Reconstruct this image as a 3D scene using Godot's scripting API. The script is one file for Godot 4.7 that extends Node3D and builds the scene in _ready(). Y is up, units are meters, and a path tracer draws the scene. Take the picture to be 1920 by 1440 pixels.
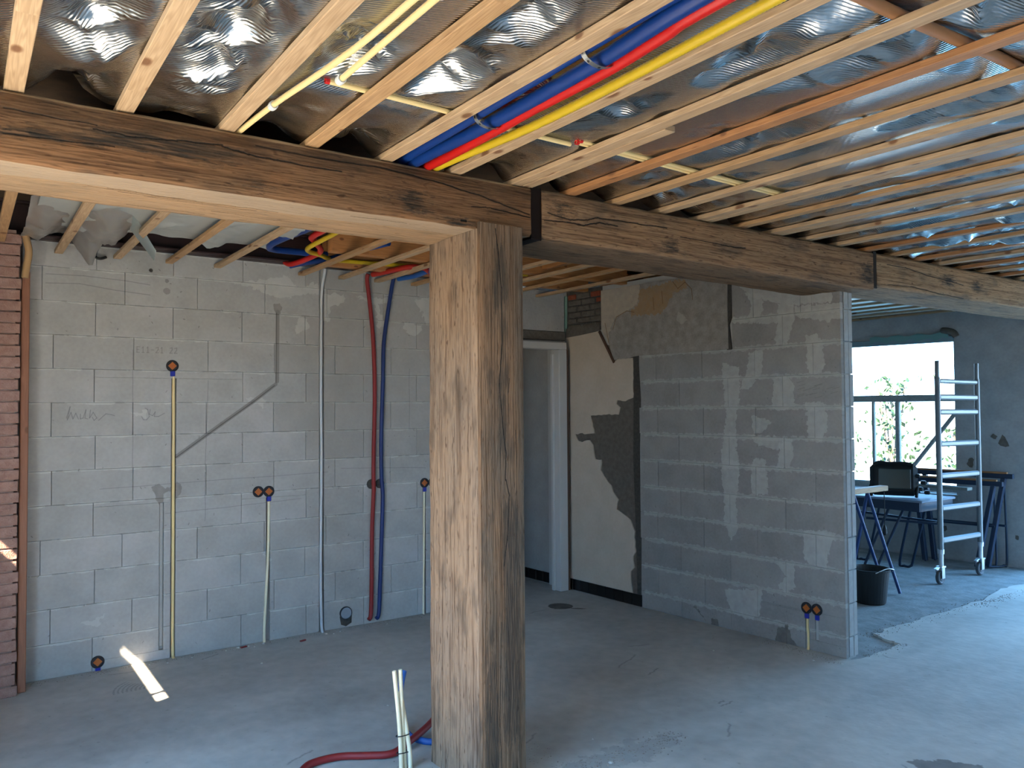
extends Node3D
# World: x runs along the oak beam, z runs towards the camera side (depth d away from the camera is -z), metres.

const H_BEAM_LOW := 2.35
const H_BEAM_TOP := 2.565
const D_BEAM_NEAR := 2.80
const D_BEAM_FAR := 3.225
const D_BACK := 5.50
const X_LEFT := -1.25
const D_FRONT := -2.6

var mats := {}
var taken := {}
var rng := RandomNumberGenerator.new()

# ---------------------------------------------------------------- helpers
func at(x: float, y: float, d: float) -> Vector3:
	return Vector3(x, y, -d)

func numbered(n: String) -> String:
	taken[n] = taken.get(n, -1) + 1
	return n if taken[n] == 0 else "%s_%03d" % [n, taken[n]]

func tag(o: Node, label := "", category := "", group := "", kind := ""):
	if label: o.set_meta("label", label)
	if category: o.set_meta("category", category)
	if group: o.set_meta("group", group)
	if kind: o.set_meta("kind", kind)
	return o

func base(called: String, where := Vector3.ZERO, turn := 0.0) -> Node3D:
	var o := Node3D.new()
	o.name = numbered(called)
	add_child(o)
	o.position = where
	o.rotation.y = turn
	return o

func put(called: String, mesh: Mesh, material: Material, parent: Node = null) -> MeshInstance3D:
	var o := MeshInstance3D.new()
	o.mesh = mesh
	o.material_override = material
	if parent == null:
		o.name = numbered(called)
		add_child(o)
	else:
		o.name = called
		parent.add_child(o, true)
	return o

func tool() -> SurfaceTool:
	var st := SurfaceTool.new()
	st.begin(Mesh.PRIMITIVE_TRIANGLES)
	return st

func done(st: SurfaceTool) -> ArrayMesh:
	st.generate_normals()
	return st.commit()

func vert(st: SurfaceTool, p: Vector3, uv := Vector2.ZERO):
	st.set_uv(uv)
	st.add_vertex(p)

func quad(st: SurfaceTool, a: Vector3, b: Vector3, c: Vector3, d: Vector3, ua := Vector2.ZERO, ub := Vector2.ZERO, uc := Vector2.ZERO, ud := Vector2.ZERO):
	# a b c d counter-clockwise seen from outside
	vert(st, a, ua); vert(st, c, uc); vert(st, b, ub)
	vert(st, a, ua); vert(st, d, ud); vert(st, c, uc)

func tri(st: SurfaceTool, a: Vector3, b: Vector3, c: Vector3, ua := Vector2.ZERO, ub := Vector2.ZERO, uc := Vector2.ZERO):
	vert(st, a, ua); vert(st, c, uc); vert(st, b, ub)

# a bevelled box with its uv in metres (u along the longest side), offset by uvo
func add_box(st: SurfaceTool, c: Vector3, s: Vector3, bevel := 0.0, basis := Basis.IDENTITY, uvo := Vector2.ZERO):
	st.set_smooth_group(-1)
	var h := s * 0.5
	var b: float = min(bevel, min(h.x, min(h.y, h.z)) * 0.9)
	var long := 0
	if s.y > s.x and s.y >= s.z: long = 1
	elif s.z > s.x and s.z > s.y: long = 2
	for axis in 3:
		var i := (axis + 1) % 3
		var j := (axis + 2) % 3
		for sg in [-1.0, 1.0]:
			var pts := []
			var uvs := []
			for k in 4:
				var si: float = [-1.0, 1.0, 1.0, -1.0][k]
				var sj: float = [-1.0, -1.0, 1.0, 1.0][k]
				var p := Vector3.ZERO
				p[axis] = sg * h[axis]
				p[i] = si * (h[i] - b)
				p[j] = sj * (h[j] - b)
				pts.append(c + basis * p)
				var u: float = p[long] if axis != long else p[i]
				var v: float = p[j] if (i == long or axis == long) else p[i]
				uvs.append(uvo + Vector2(u, v + axis * 0.37 + sg * 0.11))
			if sg > 0: quad(st, pts[0], pts[1], pts[2], pts[3], uvs[0], uvs[1], uvs[2], uvs[3])
			else: quad(st, pts[3], pts[2], pts[1], pts[0], uvs[3], uvs[2], uvs[1], uvs[0])
	if b <= 0.0: return
	for axis in 3:
		var i := (axis + 1) % 3
		var j := (axis + 2) % 3
		for si in [-1.0, 1.0]:
			for sj in [-1.0, 1.0]:
				var e := []
				for k in 4:
					var p := Vector3.ZERO
					p[axis] = (h[axis] - b) * (1.0 if k == 1 or k == 2 else -1.0)
					p[i] = si * (h[i] if k < 2 else h[i] - b)
					p[j] = sj * (h[j] - b if k < 2 else h[j])
					e.append(c + basis * p)
				var uv := []
				for k in 4:
					uv.append(uvo + Vector2((h[axis]) * (1.0 if k == 1 or k == 2 else -1.0), 0.02 * k))
				if si * sj > 0: quad(st, e[3], e[2], e[1], e[0], uv[3], uv[2], uv[1], uv[0])
				else: quad(st, e[0], e[1], e[2], e[3], uv[0], uv[1], uv[2], uv[3])
	for sx in [-1.0, 1.0]:
		for sy in [-1.0, 1.0]:
			for sz in [-1.0, 1.0]:
				var a: Vector3 = c + basis * Vector3(sx * h.x, sy * (h.y - b), sz * (h.z - b))
				var d: Vector3 = c + basis * Vector3(sx * (h.x - b), sy * h.y, sz * (h.z - b))
				var e2: Vector3 = c + basis * Vector3(sx * (h.x - b), sy * (h.y - b), sz * h.z)
				if sx * sy * sz > 0: tri(st, a, d, e2, uvo, uvo, uvo)
				else: tri(st, a, e2, d, uvo, uvo, uvo)

func box_mesh(s: Vector3, bevel := 0.0, uvo := Vector2.ZERO, c := Vector3.ZERO) -> ArrayMesh:
	var st := tool()
	add_box(st, c, s, bevel, Basis.IDENTITY, uvo)
	return done(st)

# smooth path through points
func smooth(pts: Array, per := 8) -> PackedVector3Array:
	var out := PackedVector3Array()
	var n := pts.size()
	for i in n - 1:
		var p0: Vector3 = pts[max(i - 1, 0)]
		var p1: Vector3 = pts[i]
		var p2: Vector3 = pts[i + 1]
		var p3: Vector3 = pts[min(i + 2, n - 1)]
		for k in per:
			out.append(p1.cubic_interpolate(p2, p0, p3, float(k) / per))
	out.append(pts[n - 1])
	return out

func add_tube(st: SurfaceTool, path: PackedVector3Array, r: float, sides := 12, caps := true, rib := 0.0, hollow := 0.0):
	st.set_smooth_group(0)
	var n := path.size()
	var up := Vector3.UP
	var t0: Vector3 = (path[1] - path[0]).normalized()
	if abs(t0.dot(up)) > 0.9: up = Vector3.RIGHT
	var nx := t0.cross(up).normalized()
	var rings := []
	var run := 0.0
	for i in n:
		var t: Vector3 = (path[min(i + 1, n - 1)] - path[max(i - 1, 0)]).normalized()
		nx = (nx - t * nx.dot(t)).normalized()
		var ny := t.cross(nx)
		var rr := r + (rib * (1.0 if i % 2 == 0 else -1.0))
		var ring := []
		for k in sides + 1:
			var a := TAU * k / sides
			ring.append(path[i] + nx * cos(a) * rr + ny * sin(a) * rr)
		if i > 0: run += path[i].distance_to(path[i - 1])
		rings.append([ring, run])
	for i in n - 1:
		for k in sides:
			var a = rings[i][0]
			var b = rings[i + 1][0]
			var u0: float = rings[i][1]
			var u1: float = rings[i + 1][1]
			var v0 := TAU * r * k / sides
			var v1 := TAU * r * (k + 1) / sides
			quad(st, a[k], a[k + 1], b[k + 1], b[k], Vector2(u0, v0), Vector2(u0, v1), Vector2(u1, v1), Vector2(u1, v0))
	if caps:
		st.set_smooth_group(-1)
		for e in [0, n - 1]:
			var ring: Array = rings[e][0]
			var c: Vector3 = path[e]
			if hollow > 0.0:
				var inn: Vector3 = (path[min(e + 1, n - 1)] - path[max(e - 1, 0)]).normalized() * (0.03 if e == 0 else -0.03)
				for k in sides:
					var i0: Vector3 = c + (ring[k] - c) * hollow
					var i1: Vector3 = c + (ring[k + 1] - c) * hollow
					if e == 0:
						quad(st, ring[k + 1], ring[k], i0, i1)
						quad(st, i1, i0, i0 + inn, i1 + inn)
						tri(st, i1 + inn, i0 + inn, c + inn)
					else:
						quad(st, ring[k], ring[k + 1], i1, i0)
						quad(st, i0, i1, i1 + inn, i0 + inn)
						tri(st, i0 + inn, i1 + inn, c + inn)
			else:
				for k in sides:
					if e == 0: tri(st, c, ring[k + 1], ring[k])
					else: tri(st, c, ring[k], ring[k + 1])

func tube_mesh(pts: Array, r: float, sides := 12, per := 8, hollow := 0.0) -> ArrayMesh:
	var st := tool()
	add_tube(st, smooth(pts, per), r, sides, true, 0.0, hollow)
	return done(st)

# corrugated hose: rings every few millimetres
func hose_mesh(pts: Array, r: float, pitch := 0.006, sides := 12) -> ArrayMesh:
	var fine := smooth(pts, 24)
	var path := PackedVector3Array([fine[0]])
	var acc := 0.0
	for i in range(1, fine.size()):
		var a := fine[i - 1]
		var b := fine[i]
		var l := a.distance_to(b)
		var s := pitch - acc
		while s < l:
			path.append(a.lerp(b, s / l))
			s += pitch
		acc = fmod(acc + l, pitch)
	var st := tool()
	add_tube(st, path, r, sides, true, r * 0.035)
	return done(st)

# lathe about local z (profile of Vector2(radius, z))
func add_lathe(st: SurfaceTool, c: Vector3, prof: Array, basis := Basis.IDENTITY, sides := 20):
	st.set_smooth_group(-1)
	for i in prof.size() - 1:
		for k in sides:
			var a0 := TAU * k / sides
			var a1 := TAU * (k + 1) / sides
			var p: Vector2 = prof[i]
			var q: Vector2 = prof[i + 1]
			quad(st, c + basis * Vector3(cos(a0) * p.x, sin(a0) * p.x, p.y), c + basis * Vector3(cos(a1) * p.x, sin(a1) * p.x, p.y), c + basis * Vector3(cos(a1) * q.x, sin(a1) * q.x, q.y), c + basis * Vector3(cos(a0) * q.x, sin(a0) * q.x, q.y))

func lathe_mesh(prof: Array, sides := 20, basis := Basis.IDENTITY) -> ArrayMesh:
	var st := tool()
	add_lathe(st, Vector3.ZERO, prof, basis, sides)
	return done(st)

# a flat polygon in local (u, v), extruded from w0 to w1
func add_plate(st: SurfaceTool, poly: PackedVector2Array, w0: float, w1: float, uvf = null):
	st.set_smooth_group(-1)
	if Geometry2D.is_polygon_clockwise(poly): poly.reverse()
	var idx := Geometry2D.triangulate_polygon(poly)
	var uvo := func(p: Vector2) -> Vector2: return uvf.call(p) if uvf != null else p
	for k in range(0, idx.size(), 3):
		var a := poly[idx[k]]
		var b := poly[idx[k + 1]]
		var c := poly[idx[k + 2]]
		if (b - a).cross(c - a) < 0:
			var t := b
			b = c
			c = t
		tri(st, Vector3(a.x, a.y, w1), Vector3(b.x, b.y, w1), Vector3(c.x, c.y, w1), uvo.call(a), uvo.call(b), uvo.call(c))
		tri(st, Vector3(a.x, a.y, w0), Vector3(c.x, c.y, w0), Vector3(b.x, b.y, w0), uvo.call(a), uvo.call(c), uvo.call(b))
	for k in poly.size():
		var a := poly[k]
		var b := poly[(k + 1) % poly.size()]
		quad(st, Vector3(a.x, a.y, w0), Vector3(b.x, b.y, w0), Vector3(b.x, b.y, w1), Vector3(a.x, a.y, w1), uvo.call(a), uvo.call(b), uvo.call(b), uvo.call(a))

func plate_mesh(poly: PackedVector2Array, w0: float, w1: float, uvf = null) -> ArrayMesh:
	var st := tool()
	add_plate(st, poly, w0, w1, uvf)
	return done(st)

# hewn timber along local x from 0 to len, section (h in y, w in z) centred; uv = (x/len, perimeter 0..1)
func timber_mesh(length: float, h: float, w: float, edge: float, wob: float, seed_: int, bend = null, step := 0.04) -> ArrayMesh:
	var nz := FastNoiseLite.new()
	nz.seed = seed_
	nz.frequency = 1.0
	var ring := []
	var per := []
	# start at the top near edge, go down the near (+z) face, bottom, far face, top
	var cn := [Vector2(w / 2, h / 2), Vector2(w / 2, -h / 2), Vector2(-w / 2, -h / 2), Vector2(-w / 2, h / 2)]
	for f in 4:
		var a: Vector2 = cn[f]
		var b: Vector2 = cn[(f + 1) % 4]
		var dirv := (b - a).normalized()
		var l := a.distance_to(b)
		var n := int(max(3, round(l / 0.045)))
		for k in n:
			ring.append(a + dirv * lerp(edge, l - edge, float(k) / (n - 1)))
	var run := 0.0
	for k in ring.size():
		per.append(run)
		run += (ring[k] as Vector2).distance_to(ring[(k + 1) % ring.size()])
	per.append(run)
	var m: int = ring.size()
	var nx := int(ceil(length / step))
	var st := tool()
	st.set_smooth_group(0)
	var rows := []
	for i in nx + 1:
		var x := length * i / nx
		var row := []
		for k in m + 1:
			var q: Vector2 = ring[k % m]
			var p := Vector3(x, q.x * 0.0 + q.y, q.x)
			var o := nz.get_noise_3d(x * 2.2, q.x * 7.0, q.y * 7.0 + 31.0) * wob + nz.get_noise_3d(x * 9.0, q.x * 26.0, q.y * 26.0) * wob * 0.45
			var out := Vector2(q.x / (w / 2), q.y / (h / 2))
			out = Vector2(out.x if abs(out.x) > 0.95 else 0.0, out.y if abs(out.y) > 0.9 else 0.0).normalized()
			p.z += out.x * o
			p.y += out.y * o
			if bend != null: p += bend.call(p)
			row.append(p)
		rows.append(row)
	for i in nx:
		for k in m:
			var u0 := float(i) / nx
			var u1 := float(i + 1) / nx
			quad(st, rows[i][k], rows[i][k + 1], rows[i + 1][k + 1], rows[i + 1][k], Vector2(u0, per[k] / run), Vector2(u0, per[k + 1] / run), Vector2(u1, per[k + 1] / run), Vector2(u1, per[k] / run))
	st.set_smooth_group(-1)
	for e in [0, nx]:
		var c := Vector3.ZERO
		for k in m: c += rows[e][k]
		c /= m
		for k in m:
			if e == 0: tri(st, c, rows[e][k + 1], rows[e][k], Vector2(0.02, 0.1), Vector2(0.0, per[k + 1] / run), Vector2(0.0, per[k] / run))
			else: tri(st, c, rows[e][k], rows[e][k + 1], Vector2(0.98, 0.1), Vector2(1.0, per[k] / run), Vector2(1.0, per[k + 1] / run))
	return done(st)

# ---------------------------------------------------------------- textures
func nbytes(w: int, h: int, sd: int, freq: float, sx := 1.0, sy := 1.0, oct := 4) -> PackedByteArray:
	var n := FastNoiseLite.new()
	n.seed = sd
	n.noise_type = FastNoiseLite.TYPE_SIMPLEX_SMOOTH
	n.frequency = freq
	n.fractal_octaves = oct
	var im := n.get_image(int(max(4, w / sx)), int(max(4, h / sy)))
	im.resize(w, h, Image.INTERPOLATE_CUBIC)
	return im.get_data()

func tex(im: Image) -> ImageTexture:
	return ImageTexture.create_from_image(im)

func inside(poly: PackedVector2Array, p: Vector2) -> bool:
	return Geometry2D.is_point_in_polygon(p, poly)

# colours a polygon (in pixels) with a ragged edge
func paint_poly(im: Image, poly: PackedVector2Array, col: Color, alpha: float, rag: float, nz: FastNoiseLite, hmap: Image = null, hv := 0.0):
	var r := Rect2(poly[0], Vector2.ZERO)
	for p in poly: r = r.expand(p)
	r = r.grow(rag + 2.0)
	for y in range(max(0, int(r.position.y)), min(im.get_height(), int(r.end.y))):
		for x in range(max(0, int(r.position.x)), min(im.get_width(), int(r.end.x))):
			var q := Vector2(x, y) + Vector2(nz.get_noise_2d(x, y), nz.get_noise_2d(x + 511, y + 77)) * rag
			if inside(poly, q):
				var a := alpha * (0.82 + 0.3 * nz.get_noise_2d(x * 0.7 + 900, y * 0.7))
				im.set_pixel(x, y, im.get_pixel(x, y).lerp(col, clampf(a, 0, 1)))
				if hmap: hmap.set_pixel(x, y, Color(clampf(hmap.get_pixel(x, y).r + hv, 0, 1), 0, 0))

# a stain that has soaked into the wood: its edge runs out along the grain (image x)
func soak(im: Image, poly: PackedVector2Array, col: Color, alpha: float, rag: float, nz: FastNoiseLite):
	var r := Rect2(poly[0], Vector2.ZERO)
	for p in poly: r = r.expand(p)
	r = r.grow_individual(rag * 2.5, rag, rag * 2.5, rag)
	for y in range(max(0, int(r.position.y)), min(im.get_height(), int(r.end.y))):
		for x in range(max(0, int(r.position.x)), min(im.get_width(), int(r.end.x))):
			var hit := 0.0
			for k in 4:
				var o := k * 173.0
				var f: float = [0.35, 0.7, 1.0, 1.3][k]
				if inside(poly, Vector2(x + nz.get_noise_2d(x * 0.35 + o, y * 1.6) * rag * 4.0 * f, y + nz.get_noise_2d(x * 0.3 + 300 + o, y * 1.2) * rag * f)): hit += 0.25
			if hit > 0.0:
				var a := alpha * hit * clampf(0.75 + 0.9 * nz.get_noise_2d(x * 0.22 + 900, y * 3.4), 0.15, 1.2)
				im.set_pixel(x, y, im.get_pixel(x, y).lerp(col, clampf(a, 0, 1)))

func stroke(im: Image, pts: Array, width: float, col: Color, alpha: float, hmap: Image = null, hv := 0.0):
	for i in pts.size() - 1:
		var a: Vector2 = pts[i]
		var b: Vector2 = pts[i + 1]
		var r := Rect2(a, Vector2.ZERO).expand(b).grow(width + 1.5)
		for y in range(max(0, int(r.position.y)), min(im.get_height(), int(r.end.y) + 1)):
			for x in range(max(0, int(r.position.x)), min(im.get_width(), int(r.end.x) + 1)):
				var dd := Vector2(x, y).distance_to(Geometry2D.get_closest_point_to_segment(Vector2(x, y), a, b))
				var k := clampf(width * 0.5 + 0.5 - dd, 0.0, 1.0)
				if k > 0.0:
					im.set_pixel(x, y, im.get_pixel(x, y).lerp(col, k * alpha))
					if hmap: hmap.set_pixel(x, y, Color(clampf(hmap.get_pixel(x, y).r + hv * k, 0, 1), 0, 0))

func wander(a: Vector2, b: Vector2, amp: float, n: int, sd: int) -> Array:
	var g := RandomNumberGenerator.new()
	g.seed = sd
	var out := []
	var off := 0.0
	for i in n + 1:
		var t := float(i) / n
		off = off * 0.75 + g.randf_range(-amp, amp)
		out.append(a.lerp(b, t) + (b - a).orthogonal().normalized() * off)
	return out

func flat_mat(c: Color, rough := 0.7, metal := 0.0, spec := 0.5) -> StandardMaterial3D:
	var m := StandardMaterial3D.new()
	m.albedo_color = c
	m.roughness = rough
	m.metallic = metal
	m.metallic_specular = spec
	return m

func grain_mat(c0: Color, c1: Color, sd: int, freq: float, scale: float, rough := 0.9, relief := 0.0) -> StandardMaterial3D:
	# world triplanar mottled material for mortar, plaster, concrete
	var n := 384
	var a := nbytes(n, n, sd, freq, 1, 1, 5)
	var b := nbytes(n, n, sd + 7, freq * 7.0, 1, 1, 3)
	var out := PackedByteArray()
	out.resize(n * n * 3)
	var hh := PackedByteArray()
	hh.resize(n * n)
	for i in n * n:
		var t := clampf((a[i] * 0.65 + b[i] * 0.35) / 255.0, 0, 1)
		var c := c0.lerp(c1, t)
		out[i * 3] = int(c.r * 255)
		out[i * 3 + 1] = int(c.g * 255)
		out[i * 3 + 2] = int(c.b * 255)
		hh[i] = int(t * 255)
	var m := StandardMaterial3D.new()
	m.albedo_texture = tex(Image.create_from_data(n, n, false, Image.FORMAT_RGB8, out))
	m.roughness = rough
	m.uv1_triplanar = true
	m.uv1_world_triplanar = true
	m.uv1_scale = Vector3.ONE * scale
	if relief > 0.0:
		m.heightmap_enabled = true
		m.heightmap_texture = tex(Image.create_from_data(n, n, false, Image.FORMAT_L8, hh))
		m.heightmap_scale = relief
	return m

# oak: w along the grain; returns [albedo image, height image]
func oak(w: int, h: int, sd: int, warm: Color, dark: Color, grey: Color, stain: float) -> Array:
	var low := nbytes(w, h, sd, 0.02, 7.0, 2.6, 3)
	var sta := nbytes(w, h, sd + 3, 0.014, 2.6, 1.1, 5)
	var grain := nbytes(w, h, sd + 5, 0.05, 26.0, 0.7, 4)
	var fine := nbytes(w, h, sd + 9, 0.19, 14.0, 0.8, 3)
	var nick := nbytes(w, h, sd + 11, 0.07, 3.2, 1.1, 2)
	var chk := nbytes(w, h, sd + 13, 0.045, 30.0, 1.0, 3)
	var out := PackedByteArray()
	out.resize(w * h * 3)
	var hh := PackedByteArray()
	hh.resize(w * h)
	for i in w * h:
		var l := low[i] / 255.0
		var g := grain[i] / 255.0
		var f := fine[i] / 255.0
		var s := clampf((sta[i] / 255.0 - 0.60) * 4.0, 0.0, 1.0) * stain
		var c := warm.lerp(grey, clampf(l * 1.5 - 0.35, 0, 1))
		var dk := clampf((0.46 - g) * 2.6, 0.0, 1.0) * 0.62 + clampf((0.45 - f) * 3.0, 0.0, 1.0) * 0.5
		var nk := clampf((nick[i] / 255.0 - 0.80) * 9.0, 0.0, 1.0) * 0.55
		# fine drying checks along the grain
		nk += clampf(1.0 - absf(chk[i] - 118.0) / 3.5, 0.0, 1.0) * 0.5 * clampf(l * 1.6, 0.2, 1.0)
		c = c.lerp(dark, clampf(dk + nk, 0, 0.85))
		c = c.lerp(Color(0.17, 0.155, 0.14), s * (0.45 + 0.5 * (1.0 - f)))
		out[i * 3] = int(c.r * 255)
		out[i * 3 + 1] = int(c.g * 255)
		out[i * 3 + 2] = int(c.b * 255)
		hh[i] = int(clampf(0.62 + (g - 0.5) * 0.35 + (f - 0.5) * 0.4 - nk * 0.35, 0, 1) * 255)
	return [Image.create_from_data(w, h, false, Image.FORMAT_RGB8, out), Image.create_from_data(w, h, false, Image.FORMAT_L8, hh)]

func oak_mat(ims: Array, relief: float) -> StandardMaterial3D:
	var m := StandardMaterial3D.new()
	m.albedo_texture = tex(ims[0])
	m.roughness = 0.82
	m.metallic_specular = 0.35
	m.heightmap_enabled = true
	m.heightmap_texture = tex(ims[1])
	m.heightmap_scale = relief
	return m

func pine(sd: int, c0: Color, c1: Color, knots: int) -> StandardMaterial3D:
	var w := 1024
	var h := 192
	var g := nbytes(w, h, sd, 0.03, 22.0, 1.0, 3)
	var lo := nbytes(w, h, sd + 2, 0.02, 5.0, 1.5, 3)
	var fi := nbytes(w, h, sd + 4, 0.2, 16.0, 1.0, 2)
	var kn := []
	var r := RandomNumberGenerator.new()
	r.seed = sd
	for k in knots: kn.append(Vector3(r.randf() * w, r.randf() * h, r.randf_range(4, 8)))
	var out := PackedByteArray()
	out.resize(w * h * 3)
	for y in h:
		for x in w:
			var i := y * w + x
			var bandv := 0.5 + 0.5 * sin(g[i] / 255.0 * 42.0 + lo[i] * 0.02)
			var t := bandv * 0.45 + lo[i] / 255.0 * 0.35 + fi[i] / 255.0 * 0.3
			var c := c0.lerp(c1, clampf(t, 0, 1))
			for k in kn:
				var dd: float = Vector2((x - k.x) * 0.55, y - k.y).length() / k.z
				if dd < 1.6: c = c.lerp(Color(0.36, 0.21, 0.11), clampf(1.5 - dd, 0, 0.75))
			out[i * 3] = int(c.r * 255)
			out[i * 3 + 1] = int(c.g * 255)
			out[i * 3 + 2] = int(c.b * 255)
	var m := StandardMaterial3D.new()
	m.albedo_texture = tex(Image.create_from_data(w, h, false, Image.FORMAT_RGB8, out))
	m.roughness = 0.62
	m.uv1_scale = Vector3(1.0 / 1.8, 1.0 / 0.33, 1)
	return m

# polygons written as flat lists of centimetres
func cm(a: Array) -> PackedVector2Array:
	var out := PackedVector2Array()
	for i in range(0, a.size(), 2): out.append(Vector2(a[i], a[i + 1]) * 0.01)
	return out

func _ready():
	rng.seed = 20
	look()
	make_materials()
	shell()
	back_wall()
	partition()
	end_wall()
	beams()
	ceiling_things()
	pipes()
	wall_services()
	far_room()
	small_things()
	outdoors()

# ---------------------------------------------------------------- camera, sky, sun, exposure
func look():
	var cam := Camera3D.new()
	cam.name = "camera"
	var a := deg_to_rad(55.15)
	var pitch := 0.0288
	var roll := -0.0066
	var fwd := Vector3(cos(a), 0, -sin(a))
	var right := Vector3(sin(a), 0, cos(a))
	var down := Vector3.DOWN
	var cp := cos(pitch)
	var sp := sin(pitch)
	var cr := cos(roll)
	var sr := sin(roll)
	var bx := right * cr - down * sr * cp - fwd * sr * sp
	var by := right * sr + down * cr * cp + fwd * cr * sp
	var bz := -down * sp + fwd * cp
	cam.transform = Transform3D(Basis(bx, -by, -bz), Vector3(0, 1.6, 0))
	cam.fov = rad_to_deg(2.0 * atan(720.0 / 1490.0))
	cam.near = 0.05
	cam.far = 200.0
	add_child(cam)
	cam.current = true

	var sky_mat := ProceduralSkyMaterial.new()
	sky_mat.sky_top_color = Color(0.43, 0.73, 1.0)
	sky_mat.sky_horizon_color = Color(0.70, 0.86, 1.0)
	sky_mat.sky_curve = 0.18
	sky_mat.ground_bottom_color = Color(0.42, 0.40, 0.36)
	sky_mat.ground_horizon_color = Color(0.60, 0.62, 0.62)
	sky_mat.sun_angle_max = 6.0
	sky_mat.sky_energy_multiplier = 1.0
	var sky := Sky.new()
	sky.sky_material = sky_mat
	var env := Environment.new()
	env.background_mode = Environment.BG_SKY
	env.sky = sky
	env.background_energy_multiplier = 25.0
	env.tonemap_mode = Environment.TONE_MAPPER_LINEAR
	env.tonemap_exposure = 0.74
	env.sdfgi_enabled = true
	env.ssao_enabled = true
	env.ssil_enabled = true
	var we := WorldEnvironment.new()
	we.name = "environment"
	we.environment = env
	add_child(we)

	var sun := DirectionalLight3D.new()
	sun.name = "sun"
	var dirv := Vector3(0.62, -0.707, -0.25)
	sun.basis = Basis.looking_at(dirv, Vector3.UP)
	sun.light_color = Color(1.0, 0.93, 0.82)
	sun.light_energy = 31.0
	sun.light_angular_distance = 0.55
	sun.shadow_enabled = true
	add_child(sun)

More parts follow.
